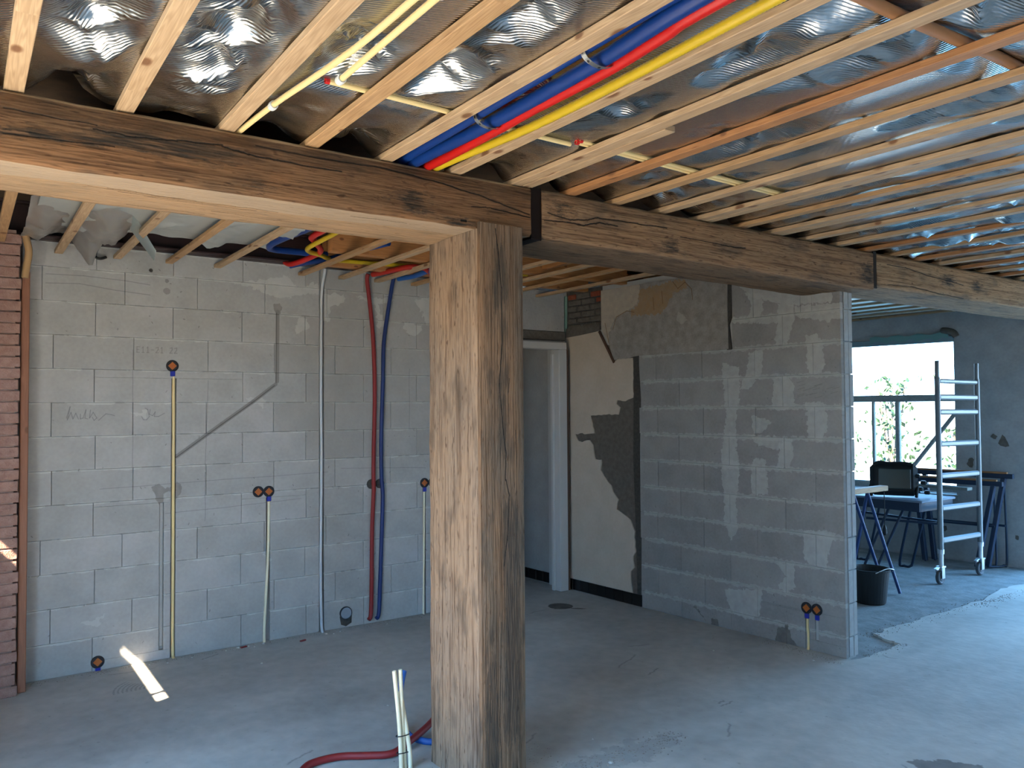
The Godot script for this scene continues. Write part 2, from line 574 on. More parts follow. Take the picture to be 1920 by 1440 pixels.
# ---------------------------------------------------------------- materials
func make_materials():
	mats.pine_pale = pine(11, Color(0.57, 0.455, 0.335), Color(0.73, 0.62, 0.49), 9)
	mats.pine_warm = pine(23, Color(0.55, 0.41, 0.27), Color(0.71, 0.57, 0.41), 8)
	mats.pine_orange = pine(37, Color(0.52, 0.335, 0.19), Color(0.68, 0.48, 0.30), 8)
	mats.concrete = grain_mat(Color(0.52, 0.52, 0.515), Color(0.64, 0.64, 0.63), 5, 0.015, 0.6, 0.93, 0.15)
	mats.old_floor = grain_mat(Color(0.42, 0.43, 0.43), Color(0.60, 0.61, 0.61), 61, 0.02, 0.7, 0.95, 0.4)
	mats.plaster_cream = grain_mat(Color(0.69, 0.635, 0.565), Color(0.75, 0.70, 0.635), 8, 0.012, 0.8, 0.9, 0.05)
	mats.plaster_grey = grain_mat(Color(0.56, 0.555, 0.54), Color(0.63, 0.625, 0.61), 14, 0.015, 0.8, 0.92, 0.08)
	mats.cement = grain_mat(Color(0.30, 0.28, 0.255), Color(0.43, 0.405, 0.37), 9, 0.04, 1.2, 0.95, 0.6)
	mats.cement_dark = grain_mat(Color(0.20, 0.19, 0.175), Color(0.31, 0.295, 0.275), 19, 0.05, 1.6, 0.97, 0.8)
	mats.glue = flat_mat(Color(0.66, 0.655, 0.64), 0.95)
	mats.brick = grain_mat(Color(0.50, 0.365, 0.32), Color(0.64, 0.52, 0.475), 31, 0.03, 1.4, 0.95, 0.5)
	mats.mortar_pink = grain_mat(Color(0.50, 0.40, 0.36), Color(0.60, 0.51, 0.47), 36, 0.05, 1.6, 0.97, 0.5)
	mats.brick_red = grain_mat(Color(0.45, 0.20, 0.13), Color(0.60, 0.33, 0.24), 33, 0.05, 1.6, 0.95, 0.5)
	mats.mortar = grain_mat(Color(0.45, 0.42, 0.39), Color(0.60, 0.56, 0.52), 35, 0.05, 1.6, 0.97, 0.5)
	mats.boards = grain_mat(Color(0.22, 0.17, 0.13), Color(0.34, 0.27, 0.20), 41, 0.03, 0.9, 0.9)
	mats.wall_out = grain_mat(Color(0.60, 0.58, 0.54), Color(0.70, 0.68, 0.64), 43, 0.02, 0.5, 0.95)
	mats.end_plaster = grain_mat(Color(0.55, 0.555, 0.55), Color(0.67, 0.675, 0.67), 47, 0.014, 0.7, 0.92, 0.12)
	mats.tile = flat_mat(Color(0.035, 0.035, 0.042), 0.3)
	mats.white_paint = flat_mat(Color(0.72, 0.71, 0.69), 0.55)
	mats.brown_paint = flat_mat(Color(0.30, 0.20, 0.14), 0.6)
	mats.steel_brown = flat_mat(Color(0.085, 0.05, 0.042), 0.6, 0.0, 0.25)
	mats.steel_maroon = flat_mat(Color(0.16, 0.085, 0.085), 0.5, 0.0)
	mats.pvc = flat_mat(Color(0.86, 0.76, 0.54), 0.42)
	mats.pvc_pale = flat_mat(Color(0.86, 0.82, 0.70), 0.45)
	mats.pvc_white = flat_mat(Color(0.74, 0.75, 0.76), 0.4)
	mats.pvc_brown = flat_mat(Color(0.60, 0.42, 0.28), 0.5)
	mats.hose_blue = flat_mat(Color(0.02, 0.18, 0.43), 0.42)
	mats.hose_blue_faded = flat_mat(Color(0.10, 0.32, 0.60), 0.55)
	mats.hose_red = flat_mat(Color(0.70, 0.07, 0.05), 0.42)
	mats.hose_red_dusty = flat_mat(Color(0.50, 0.10, 0.10), 0.6)
	mats.hose_yellow = flat_mat(Color(0.74, 0.62, 0.10), 0.42)
	mats.box_dark = flat_mat(Color(0.10, 0.095, 0.12), 0.6)
	mats.box_orange = flat_mat(Color(0.66, 0.34, 0.07), 0.5)
	mats.box_blue = flat_mat(Color(0.05, 0.12, 0.55), 0.45)
	mats.zinc = flat_mat(Color(0.80, 0.81, 0.82), 0.35, 1.0)
	mats.alu = flat_mat(Color(0.45, 0.47, 0.48), 0.5, 0.6)
	mats.rubber_grey = flat_mat(Color(0.30, 0.31, 0.33), 0.7)
	mats.black_plastic = flat_mat(Color(0.035, 0.036, 0.04), 0.5)
	mats.black_rubber = flat_mat(Color(0.05, 0.05, 0.048), 0.75)
	mats.blue_steel = flat_mat(Color(0.035, 0.13, 0.23), 0.5)
	mats.blue_pole = flat_mat(Color(0.07, 0.20, 0.40), 0.42)
	mats.wire_black = flat_mat(Color(0.03, 0.03, 0.03), 0.6)
	mats.crumb = flat_mat(Color(0.72, 0.71, 0.68), 0.95)
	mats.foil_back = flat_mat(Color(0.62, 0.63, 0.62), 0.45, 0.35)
	mats.film = flat_mat(Color(0.72, 0.77, 0.76), 0.35)

	# foil: woven ribs in the relief
	var n := 256
	var im := Image.create(n, n, false, Image.FORMAT_L8)
	for y in n:
		for x in n:
			var ribs := 0.5 + 0.5 * sin(TAU * (x + y) * 10.0 / n)
			var cross := 0.5 + 0.5 * sin(TAU * (x - y) * 4.0 / n)
			im.set_pixel(x, y, Color(ribs * 0.8 + cross * 0.2, 0, 0))
	var foil := flat_mat(Color(0.80, 0.80, 0.79), 0.2, 1.0)
	foil.heightmap_enabled = true
	foil.heightmap_texture = tex(im)
	foil.heightmap_scale = 0.07
	foil.uv1_scale = Vector3(1.0 / 0.12, 1.0 / 0.12, 1)
	mats.foil = foil

# ---------------------------------------------------------------- room shell
# wall slab in local (u right, v up, w towards the room): from w=-thick to 0, rectangular holes as [u0, v0, u1, v1]
func holed_wall(u0: float, u1: float, v0: float, v1: float, thick: float, holes: Array) -> ArrayMesh:
	var us := [u0, u1]
	var vs := [v0, v1]
	for h in holes:
		us.append(h[0]); us.append(h[2]); vs.append(h[1]); vs.append(h[3])
	us.sort()
	vs.sort()
	var solid := func(cu: float, cv: float) -> bool:
		if cu < u0 or cu > u1 or cv < v0 or cv > v1: return false
		for h in holes:
			if cu > h[0] and cu < h[2] and cv > h[1] and cv < h[3]: return false
		return true
	var st := tool()
	st.set_smooth_group(-1)
	for i in us.size() - 1:
		for j in vs.size() - 1:
			var a: float = us[i]
			var b: float = us[i + 1]
			var c: float = vs[j]
			var d: float = vs[j + 1]
			if b - a < 1e-6 or d - c < 1e-6: continue
			var mu := (a + b) / 2
			var mv := (c + d) / 2
			if not solid.call(mu, mv): continue
			quad(st, Vector3(a, c, 0), Vector3(b, c, 0), Vector3(b, d, 0), Vector3(a, d, 0))
			quad(st, Vector3(b, c, -thick), Vector3(a, c, -thick), Vector3(a, d, -thick), Vector3(b, d, -thick))
			if not solid.call(a - 1e-4, mv): quad(st, Vector3(a, c, -thick), Vector3(a, c, 0), Vector3(a, d, 0), Vector3(a, d, -thick))
			if not solid.call(b + 1e-4, mv): quad(st, Vector3(b, c, 0), Vector3(b, c, -thick), Vector3(b, d, -thick), Vector3(b, d, 0))
			if not solid.call(mu, c - 1e-4): quad(st, Vector3(a, c, -thick), Vector3(b, c, -thick), Vector3(b, c, 0), Vector3(a, c, 0))
			if not solid.call(mu, d + 1e-4): quad(st, Vector3(a, d, 0), Vector3(b, d, 0), Vector3(b, d, -thick), Vector3(a, d, -thick))
	return done(st)

func frame_at(p: Vector3, u: Vector3) -> Transform3D:
	u = u.normalized()
	return Transform3D(Basis(u, Vector3.UP, u.cross(Vector3.UP)), p)

func shell():
	# old slab and, on it, the newer screed with its broken edge
	var fl := put("floor", box_mesh(Vector3(10.9, 0.25, 11.3)), mats.old_floor)
	fl.position = Vector3(4.3, -0.141, -2.75)
	tag(fl, "grey dusty concrete floor of the gutted room", "", "", "structure")
	var poly := PackedVector2Array([Vector2(-0.9, -2.8), Vector2(9.45, -2.8), Vector2(9.45, 3.24)])
	var edge := [Vector2(7.77, 3.24), Vector2(7.43, 3.26), Vector2(6.84, 3.18), Vector2(6.51, 3.18), Vector2(5.99, 3.17), Vector2(5.71, 3.17), Vector2(5.46, 3.17), Vector2(5.28, 3.15), Vector2(5.22, 3.07), Vector2(5.19, 2.92), Vector2(4.69, 2.90)]
	for i in edge.size() - 1:
		for k in 5:
			var q: Vector2 = (edge[i] as Vector2).lerp(edge[i + 1], k / 5.0)
			poly.append(q + Vector2(rng.randf_range(-0.015, 0.015), rng.randf_range(-0.02, 0.02)))
	poly.append_array(PackedVector2Array([Vector2(4.69, 2.90), Vector2(4.62, 2.92), Vector2(4.40, 5.6), Vector2(4.30, 7.9), Vector2(-0.9, 7.9)]))
	var uvf := func(p: Vector2) -> Vector2: return Vector2((p.x + 1.0) / 10.6, (p.y + 2.9) / 10.9)
	var sc := put("screed", plate_mesh(poly, -0.018, 0.0, uvf), screed_mat(), fl)
	sc.transform = fl.transform.affine_inverse() * Transform3D(Basis(Vector3.RIGHT, Vector3.FORWARD, Vector3.UP), Vector3.ZERO)
	tag(sc, "smooth grey screed with trowel marks")

	var ce := put("ceiling", box_mesh(Vector3(10.9, 0.2, 11.3)), mats.boards)
	ce.position = Vector3(4.3, 2.9, -2.75)
	tag(ce, "dark underside of the floor above", "", "", "structure")

	var uf := put("added_storey", box_mesh(Vector3(11.2, 3.2, 11.6)), mats.wall_out)  # unseen box added to shade the ground outside the right openings
	uf.position = Vector3(4.3, 4.602, -2.75)
	tag(uf, "unseen upper storey added to lengthen the house shadow", "", "", "structure")

	# left wall (out of the picture): a garden door opening, and a window boarded up but for a slit that lets the sun in
	var wl := put("wall_left", holed_wall(-7.95, 2.85, -0.1, 2.8, 0.25, [[-3.0, -0.05, -0.7, 2.12], [-5.2, 1.0, -3.95, 2.35]]), mats.wall_out)
	wl.transform = Transform3D(Basis(Vector3(0, 0, 1), Vector3.UP, Vector3(-1, 0, 0)), Vector3(-0.95, 0, 0))
	tag(wl, "masonry wall left of the picture with a garden door opening", "", "", "structure")
	for b in [[1.0, 1.842], [1.912, 2.35]]:
		var bd := put("boarding", box_mesh(Vector3(0.012, b[1] - b[0], 1.29)), mats.boards, wl)
		bd.transform = wl.transform.affine_inverse() * Transform3D(Basis.IDENTITY, at(-0.706, (b[0] + b[1]) / 2, 4.575))
	for r in [[3.93, 4.08], [4.19, 4.222]]:
		var bd := put("batten", box_mesh(Vector3(0.012, 0.08, r[1] - r[0])), mats.boards, wl)
		bd.transform = wl.transform.affine_inverse() * Transform3D(Basis.IDENTITY, at(-0.706, 1.877, (r[0] + r[1]) / 2))

	# front wall behind the camera; its window openings are added to light the room
	var wf := put("wall_front", holed_wall(-0.95, 9.6, -0.1, 2.8, 0.3, [[0.4, 0.9, 1.6, 2.2], [6.6, 0.6, 7.8, 2.3]]), mats.wall_out)
	wf.transform = Transform3D(Basis(Vector3.RIGHT, Vector3.UP, Vector3.BACK), Vector3(0, 0, -D_FRONT + 0.3))
	tag(wf, "masonry wall behind the camera with unseen openings added for light", "", "", "structure")

	# far closing walls: behind the end room and round the passage beyond the door
	var wr := put("wall_rear", box_mesh(Vector3(4.6, 2.95, 0.2)), mats.end_plaster)
	wr.position = at(6.75, 1.35, 6.05)
	tag(wr, "plain plastered wall behind the far room", "", "", "structure")
	var wp := put("wall_passage", holed_wall(2.9, 4.6, -0.1, 2.8, 0.2, []), mats.plaster_grey)
	wp.transform = Transform3D(Basis.IDENTITY, at(0, 0, 7.9))
	tag(wp, "grey wall at the end of the passage beyond the door", "", "", "structure")
	var ws := put("wall_side", box_mesh(Vector3(0.2, 2.95, 2.4)), mats.plaster_grey)
	ws.position = at(2.9, 1.35, 6.85)
	tag(ws, "grey side wall of the passage beyond the door", "", "", "structure")

func screed_mat() -> StandardMaterial3D:
	var w := 1600
	var h := 1600
	var a := nbytes(w, h, 3, 0.012, 2.0, 2.0, 4)
	var b := nbytes(w, h, 4, 0.06, 1.0, 1.0, 4)
	var c := nbytes(w, h, 6, 0.02, 8.0, 1.4, 3)
	var s := nbytes(w, h, 8, 0.16, 1.0, 1.0, 2)
	var out := PackedByteArray()
	out.resize(w * h * 3)
	var hh := PackedByteArray()
	hh.resize(w * h)
	for i in w * h:
		var t := 0.685 + (a[i] - 128) * 0.00042 + (b[i] - 128) * 0.00026 + (c[i] - 128) * 0.00028
		if s[i] > 216: t -= (s[i] - 216) * 0.004
		if s[i] < 22: t += (22 - s[i]) * 0.003
		var v := clampf(t, 0, 1)
		out[i * 3] = int(v * 255)
		out[i * 3 + 1] = int(v * 250)
		out[i * 3 + 2] = int(v * 240)
		hh[i] = int(clampf(0.5 + (b[i] - 128) * 0.0016 + (c[i] - 128) * 0.0016 + (s[i] - 128) * 0.001, 0, 1) * 255)
	var im := Image.create_from_data(w, h, false, Image.FORMAT_RGB8, out)
	var hm := Image.create_from_data(w, h, false, Image.FORMAT_L8, hh)
	var px := func(x: float, d: float) -> Vector2: return Vector2((x + 1.0) / 10.6 * w, (d + 2.9) / 10.9 * h)
	var nz := FastNoiseLite.new()
	nz.seed = 12
	nz.frequency = 0.06
	# damp round stain near the door, with its small tail
	var ring := PackedVector2Array()
	for k in 20: ring.append(px.call(3.975 + 0.085 * cos(TAU * k / 20) + 0.045 * sin(TAU * k / 20), 5.05 + 0.085 * sin(TAU * k / 20) - 0.05 * cos(TAU * k / 20)))
	paint_poly(im, ring, Color(0.22, 0.20, 0.19), 0.9, 1.0, nz)
	paint_poly(im, PackedVector2Array([px.call(3.98, 4.96), px.call(4.05, 4.93), px.call(4.10, 4.86), px.call(4.05, 4.88)]), Color(0.30, 0.28, 0.27), 0.8, 1.0, nz)
	# rough patch of dried mortar right of the post
	paint_poly(im, PackedVector2Array([px.call(2.15, 2.80), px.call(2.4, 2.84), px.call(2.75, 2.83), px.call(2.92, 2.72), px.call(2.7, 2.66), px.call(2.3, 2.66)]), Color(0.52, 0.51, 0.50), 0.45, 14.0, nz, hm, -0.12)
	# dark spill at the bottom edge
	paint_poly(im, PackedVector2Array([px.call(3.52, 1.95), px.call(3.66, 1.86), px.call(3.72, 1.74), px.call(3.5, 1.6), px.call(3.42, 1.8)]), Color(0.33, 0.29, 0.26), 0.7, 6.0, nz)
	for k in 26:
		var p: Vector2 = px.call(rng.randf_range(0.3, 7.0), rng.randf_range(1.6, 5.4))
		stroke(im, wander(p, p + Vector2(rng.randf_range(-40, 40), rng.randf_range(-20, 20)), 1.5, 8, k), 1.0, Color(0.40, 0.39, 0.38), 0.5, hm, -0.1)
	# curved tyre or broom marks by the left wall
	for k in 9:
		var c0: Vector2 = px.call(0.95, 5.05)
		var arc := []
		for j in 7: arc.append(c0 + Vector2(cos(2.2 + j * 0.16), sin(2.2 + j * 0.16)) * (6.0 + k * 3.4) + Vector2(0, -10))
		stroke(im, arc, 1.0, Color(0.40, 0.40, 0.40), 0.45, hm, -0.08)
	var m := StandardMaterial3D.new()
	m.albedo_texture = tex(im)
	m.roughness = 0.78
	m.metallic_specular = 0.45
	m.heightmap_enabled = true
	m.heightmap_texture = tex(hm)
	m.heightmap_scale = 0.3
	return m

# ---------------------------------------------------------------- block walls
# one block: front at w = 0 (+proud), sides back to -depth; slots = vertical chases [u0, u1, v0, v1] cut out of it
func block_mesh(r: Rect2, depth: float, proud: float, slots: Array, uvf: Callable, b := 0.0022) -> ArrayMesh:
	var pieces := [r]
	for s in slots:
		var nxt := []
		for q in pieces:
			var sl := Rect2(s[0], s[2], s[1] - s[0], s[3] - s[2])
			if not (q as Rect2).intersects(sl):
				nxt.append(q)
				continue
			var x0: float = q.position.x
			var x1: float = q.end.x
			var y0: float = q.position.y
			var y1: float = q.end.y
			var cy0: float = max(y0, s[2])
			var cy1: float = min(y1, s[3])
			if y0 < cy0 - 1e-4: nxt.append(Rect2(x0, y0, x1 - x0, cy0 - y0))
			if cy1 < y1 - 1e-4: nxt.append(Rect2(x0, cy1, x1 - x0, y1 - cy1))
			if s[0] > x0 + 0.004: nxt.append(Rect2(x0, cy0, s[0] - x0, cy1 - cy0))
			if s[1] < x1 - 0.004: nxt.append(Rect2(s[1], cy0, x1 - s[1], cy1 - cy0))
		pieces = nxt
	var st := tool()
	st.set_smooth_group(-1)
	for q in pieces:
		var a := Vector2(q.position.x, q.position.y)
		var c := Vector2(q.end.x, q.end.y)
		var o := [Vector2(a.x, a.y), Vector2(c.x, a.y), Vector2(c.x, c.y), Vector2(a.x, c.y)]
		var inn := [Vector2(a.x + b, a.y + b), Vector2(c.x - b, a.y + b), Vector2(c.x - b, c.y - b), Vector2(a.x + b, c.y - b)]
		var f := []
		var g := []
		var bk := []
		for k in 4:
			f.append(Vector3(inn[k].x, inn[k].y, proud))
			g.append(Vector3(o[k].x, o[k].y, proud - b))
			bk.append(Vector3(o[k].x, o[k].y, -depth))
		quad(st, f[0], f[1], f[2], f[3], uvf.call(inn[0]), uvf.call(inn[1]), uvf.call(inn[2]), uvf.call(inn[3]))
		for k in 4:
			var n := (k + 1) % 4
			quad(st, g[k], g[n], f[n], f[k], uvf.call(o[k]), uvf.call(o[n]), uvf.call(inn[n]), uvf.call(inn[k]))
			quad(st, bk[k], bk[n], g[n], g[k], uvf.call(o[k]), uvf.call(o[n]), uvf.call(o[n]), uvf.call(o[k]))
	return done(st)

# grey calcium-silicate block face: tint per block, glue smears on the joints
func block_image(w: int, h: int, blocks: Array, px: Callable, sd: int, mean: float) -> Array:
	var a := nbytes(w, h, sd, 0.01, 1.0, 1.0, 4)
	var b := nbytes(w, h, sd + 1, 0.09, 1.0, 1.0, 3)
	var c := nbytes(w, h, sd + 2, 0.03, 1.0, 3.0, 3)
	var base_t := PackedFloat32Array()
	base_t.resize(w * h)
	base_t.fill(mean)
	var g := RandomNumberGenerator.new()
	g.seed = sd
	for q in blocks:
		var p0: Vector2 = px.call(q.position)
		var p1: Vector2 = px.call(q.end)
		var t := mean + g.randf_range(-0.018, 0.018)
		for y in range(max(0, int(min(p0.y, p1.y))), min(h, int(max(p0.y, p1.y)) + 1)):
			for x in range(max(0, int(min(p0.x, p1.x))), min(w, int(max(p0.x, p1.x)) + 1)):
				base_t[y * w + x] = t
	var out := PackedByteArray()
	out.resize(w * h * 3)
	var hh := PackedByteArray()
	hh.resize(w * h)
	for i in w * h:
		var t := base_t[i] + (a[i] - 128) * 0.00022 + (b[i] - 128) * 0.00013
		var v := int(clampf(t, 0, 1) * 255)
		out[i * 3] = v
		out[i * 3 + 1] = int(v * 0.988)
		out[i * 3 + 2] = int(v * 0.965)
		hh[i] = int(clampf(0.5 + (b[i] - 128) * 0.0012 + (c[i] - 128) * 0.0008, 0, 1) * 255)
	var im := Image.create_from_data(w, h, false, Image.FORMAT_RGB8, out)
	var hm := Image.create_from_data(w, h, false, Image.FORMAT_L8, hh)
	# glue squeezed out of the bed joints, broken and of uneven width
	var nz := FastNoiseLite.new()
	nz.seed = sd + 40
	nz.frequency = 0.018
	var pale := Color(mean + 0.10, mean + 0.10, mean + 0.085)
	for q in blocks:
		var p0: Vector2 = px.call(Vector2(q.position.x, q.end.y))
		var p1: Vector2 = px.call(q.end)
		for x in range(max(0, int(p0.x)), min(w, int(p1.x))):
			var k := nz.get_noise_2d(x, p0.y * 3.0) + 0.18
			if k <= 0.0: continue
			var wide := 1.0 + k * 5.0
			for y in range(int(p0.y - wide * 0.4), int(p0.y + wide) + 1):
				if y >= 0 and y < h:
					im.set_pixel(x, y, im.get_pixel(x, y).lerp(pale, 0.7))
	# small dirt specks
	for k in 220:
		var p := Vector2(g.randf() * w, g.randf() * h)
		stroke(im, [p, p + Vector2(g.randf_range(-3, 3), g.randf_range(-4, 4))], g.randf_range(0.6, 1.8), Color(0.32, 0.31, 0.30), 0.55)
	return [im, hm]

func wall_mat(ims: Array, relief: float, rough := 0.94) -> StandardMaterial3D:
	var m := StandardMaterial3D.new()
	m.albedo_texture = tex(ims[0])
	m.roughness = rough
	m.metallic_specular = 0.3
	m.heightmap_enabled = true
	m.heightmap_texture = tex(ims[1])
	m.heightmap_scale = relief
	return m

func back_wall():
	var wall := base("wall_back", at(0, 0, D_BACK))
	tag(wall, "back wall of grey blocks with chased conduits and a doorway", "", "", "structure")
	put("backing", holed_wall(-0.95, 4.46, -0.05, 2.62, 0.2, [[3.45, -0.04, 4.385, 2.16]]), mats.glue, wall).position.z = -0.03
	# rows of blocks
	var pitch := 0.2055
	var rects := []
	for row in 13:
		var y0 := row * pitch
		var off: float = 0.691 if row % 2 == 0 else 0.462
		if row == 11 or row == 3: off = 0.401
		var y1: float = min(y0 + pitch, 2.615)
		var joints := [0.30]
		var x := off
		while x < 3.42:
			joints.append(x + rng.randf_range(-0.006, 0.006))
			x += 0.4475
		joints.append(3.45)
		for i in joints.size() - 1:
			if joints[i + 1] - joints[i] < 0.05: continue
			rects.append(Rect2(joints[i] + 0.0011, y0 + 0.0006, joints[i + 1] - joints[i] - 0.0022, y1 - y0 - 0.0012))
	# lintel blocks over the doorway
	for r in [[3.45, 3.93], [3.93, 4.40]]:
		rects.append(Rect2(r[0] + 0.0016, 2.262, r[1] - r[0] - 0.0032, 0.35))
	var uvf := func(p: Vector2) -> Vector2: return Vector2((p.x - 0.2) / 4.3, 1.0 - p.y / 2.64)
	var w := 1500
	var h := 920
	var px := func(p: Vector2) -> Vector2: return Vector2((p.x - 0.2) / 4.3 * w, (1.0 - p.y / 2.64) * h)
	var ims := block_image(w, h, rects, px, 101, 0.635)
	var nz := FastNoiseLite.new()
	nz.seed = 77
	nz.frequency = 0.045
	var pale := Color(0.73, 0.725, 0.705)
	var brown_tint := Color(0.585, 0.57, 0.55)
	# blocks in the upper right of the wall tinted browner, by varying amounts
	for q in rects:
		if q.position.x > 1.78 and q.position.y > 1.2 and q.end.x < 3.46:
			paint_poly(ims[0], to_px(PackedVector2Array([q.position, Vector2(q.end.x, q.position.y), q.end, Vector2(q.position.x, q.end.y)]), px), brown_tint, rng.randf_range(0.3, 0.6), 0.5, nz)
	for a in [[174,250,190,254,196,246,212,251,214,243,198,241,190,238,182,238,174,239], [215,243,233,244,232,237,221,234,221,224,217,223,214,230], [241,243,272,243,275,242,259,238,267,222,259,220,258,237], [199,225,204,224,206,218,198,214,195,216], [281,226,297,224,297,220,290,215,282,221], [290,244,306,246,306,223,300,226,297,235], [173,251,174,240,181,237,166,243,151,246,166,248], [62,30,75,34,72,27], [160,168,175,167,172,161], [90,158,99,160,98,153], [172,60,180,56,178,54]]:
		paint_poly(ims[0], to_px(cm(a), px), pale, 0.8, 9.0, nz, ims[1], 0.1)
	# mortar smeared over filled chases
	for a in [[101,110,106,112,110,109,113,110,117,113,120,110,119,104,115,101,113,107,109,106,108,95,106,100], [180,233,184,234,186,231,185,227,182,226,180,229]]:
		paint_poly(ims[0], to_px(cm(a), px), Color(0.50, 0.485, 0.465), 0.9, 4.0, nz, ims[1], 0.15)
	var mort := Color(0.485, 0.475, 0.46)
	var dk := Color(0.27, 0.26, 0.25)
	for ln in [[[1.168, 1.295], [1.45, 1.50], [1.66, 1.65], [1.815, 1.77]], [[1.826, 1.79], [1.828, 2.28]]]:
		var pts := []
		for q in ln: pts.append(px.call(Vector2(q[0], q[1])))
		stroke(ims[0], pts, 9.0, mort, 0.85, ims[1], 0.12)
		var lower := []
		for q in pts: lower.append(q + Vector2(-2.5, 3.0))
		stroke(ims[0], lower, 1.6, dk, 0.7, ims[1], -0.3)
	# pencilled lines and writing
	var pen := Color(0.36, 0.36, 0.37)
	for ln in [[0.903, 1.98, 0.905, 1.24], [1.36, 1.79, 1.345, 1.20], [1.345, 1.18, 1.345, 0.86], [0.72, 1.11, 2.2, 1.14], [2.3, 1.16, 3.0, 1.13], [1.10, 0.93, 2.0, 0.96], [2.86, 1.9, 2.86, 1.45], [2.62, 1.7, 2.62, 1.5]]:
		stroke(ims[0], wander(px.call(Vector2(ln[0], ln[1])), px.call(Vector2(ln[2], ln[3])), 0.6, 14, int(ln[0] * 100)), 0.9, pen, 0.55)
	for s in [[0.535,1.55, 0.555,1.62, 0.54,1.54, 0.56,1.585, 0.57,1.545, 0.585,1.58, 0.60,1.545], [0.61,1.575, 0.61,1.545, 0.625,1.55, 0.64,1.60, 0.635,1.55, 0.65,1.545], [0.665,1.60, 0.66,1.55, 0.68,1.585, 0.70,1.55, 0.685,1.535, 0.675,1.555], [0.71,1.535, 0.75,1.575, 0.78,1.57, 0.80,1.562], [0.955,1.555, 0.965,1.535, 0.985,1.535, 1.0,1.555, 0.99,1.60, 0.975,1.61], [1.005,1.60, 1.0,1.57, 1.02,1.56, 1.035,1.585, 1.03,1.555, 1.055,1.555, 1.09,1.575], [0.42,2.42, 0.62,2.425, 0.85,2.415, 1.0,2.40], [0.42,2.365, 0.6,2.375, 0.8,2.35, 1.0,2.335]]:
		var pts := []
		for i in range(0, s.size(), 2): pts.append(px.call(Vector2(s[i], s[i + 1])))
		stroke(ims[0], pts, 1.1, pen, 0.6)
	# the maker's stamp, as strokes: E 11 - 21 22
	var gx := 0.925
	for gl in ["E", "1", "1", "-", "2", "1", " ", "2", "2"]:
		var segs := {"E": [[0.8, 1, 0, 1], [0, 1, 0, 0], [0, 0, 0.8, 0], [0, 0.5, 0.6, 0.5]], "1": [[0.4, 1, 0.4, 0], [0.1, 0.8, 0.4, 1], [0.1, 0, 0.7, 0]], "-": [[0.1, 0.5, 0.7, 0.5]], "2": [[0, 0.9, 0.7, 1], [0.7, 1, 0.7, 0.6], [0.7, 0.6, 0, 0], [0, 0, 0.8, 0]], " ": []}
		for s in segs[gl]:
			stroke(ims[0], [px.call(Vector2(gx + s[0] * 0.02, 1.965 + s[1] * 0.035)), px.call(Vector2(gx + s[2] * 0.02, 1.965 + s[3] * 0.035))], 1.6, Color(0.45, 0.44, 0.43), 0.55)
		gx += 0.028
	# drill hole and round stain high on the wall
	var dot := func(c: Vector2, r: float) -> PackedVector2Array:
		var o := PackedVector2Array()
		for k in 12: o.append(px.call(c + Vector2(cos(TAU * k / 12), sin(TAU * k / 12)) * r))
		return o
	paint_poly(ims[0], dot.call(Vector2(1.005, 2.495), 0.012), Color(0.16, 0.15, 0.15), 0.95, 0.5, nz, ims[1], -0.4)
	paint_poly(ims[0], dot.call(Vector2(1.10, 2.37), 0.022), Color(0.50, 0.49, 0.48), 0.8, 2.0, nz)
	paint_poly(ims[0], dot.call(Vector2(1.10, 2.435), 0.013), Color(0.45, 0.44, 0.43), 0.8, 2.0, nz)
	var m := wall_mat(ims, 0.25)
	var slots := [[1.134, 1.164, -0.01, 1.80], [1.066, 1.092, 0.06, 1.00], [1.752, 1.780, -0.01, 0.985], [2.135, 2.172, -0.01, 2.62], [2.976, 3.004, -0.01, 0.98], [3.052, 3.078, -0.01, 0.98]]
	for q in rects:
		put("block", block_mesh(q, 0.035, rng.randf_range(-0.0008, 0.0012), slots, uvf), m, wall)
	# mortar in the filled chase next to the conduit
	put("chase_mortar", box_mesh(Vector3(0.023, 0.92, 0.02), 0.004, Vector2.ZERO, Vector3(1.079, 0.54, -0.016)), mats.plaster_grey, wall)
	# concrete strip over the door head
	put("door_lintel", box_mesh(Vector3(0.98, 0.078, 0.06), 0.004, Vector2.ZERO, Vector3(3.915, 2.22, -0.022)), mats.cement, wall)

	# brick nib in the left corner, with a timber strip against it
	var nib := base("wall_corner", at(0, 0, 5.27))
	tag(nib, "nib of pinkish old brick in the left corner", "", "", "structure")
	put("core", box_mesh(Vector3(0.94, 2.62, 0.22), 0.0, Vector2.ZERO, Vector3(-0.212, 1.31, -0.116)), mats.mortar_pink, nib)
	for k in 41:
		var y := 0.004 + k * 0.0635
		var x1 := 0.282 + rng.randf_range(-0.008, 0.004)
		var l := 0.205 if k % 2 == 0 else 0.10
		var bricks := [[x1 - l, x1]]
		while bricks[-1][0] > -0.4: bricks.append([bricks[-1][0] - 0.012 - 0.205, bricks[-1][0] - 0.012])
		for bb in bricks:
			put("brick", box_mesh(Vector3(bb[1] - bb[0], 0.0565, 0.10), 0.004, Vector2.ZERO, Vector3((bb[0] + bb[1]) / 2, y + 0.027, -0.047 + rng.randf_range(-0.004, 0.004))), mats.brick, nib)
	var strip := put("corner_batten", box_mesh(Vector3(0.042, 2.40, 0.045), 0.004), pine(71, Color(0.47, 0.29, 0.20), Color(0.56, 0.37, 0.27), 3))
	strip.position = at(0.309, 1.20, 5.345)
	tag(strip, "upright reddish brown timber strip between brick nib and block wall", "batten")
	var foam := put("foam_strip", tube_mesh([at(0.302, 2.59, 5.262), at(0.318, 2.50, 5.255), at(0.308, 2.42, 5.258), at(0.300, 2.35, 5.262)], 0.019, 8), flat_mat(Color(0.66, 0.52, 0.36), 0.9))
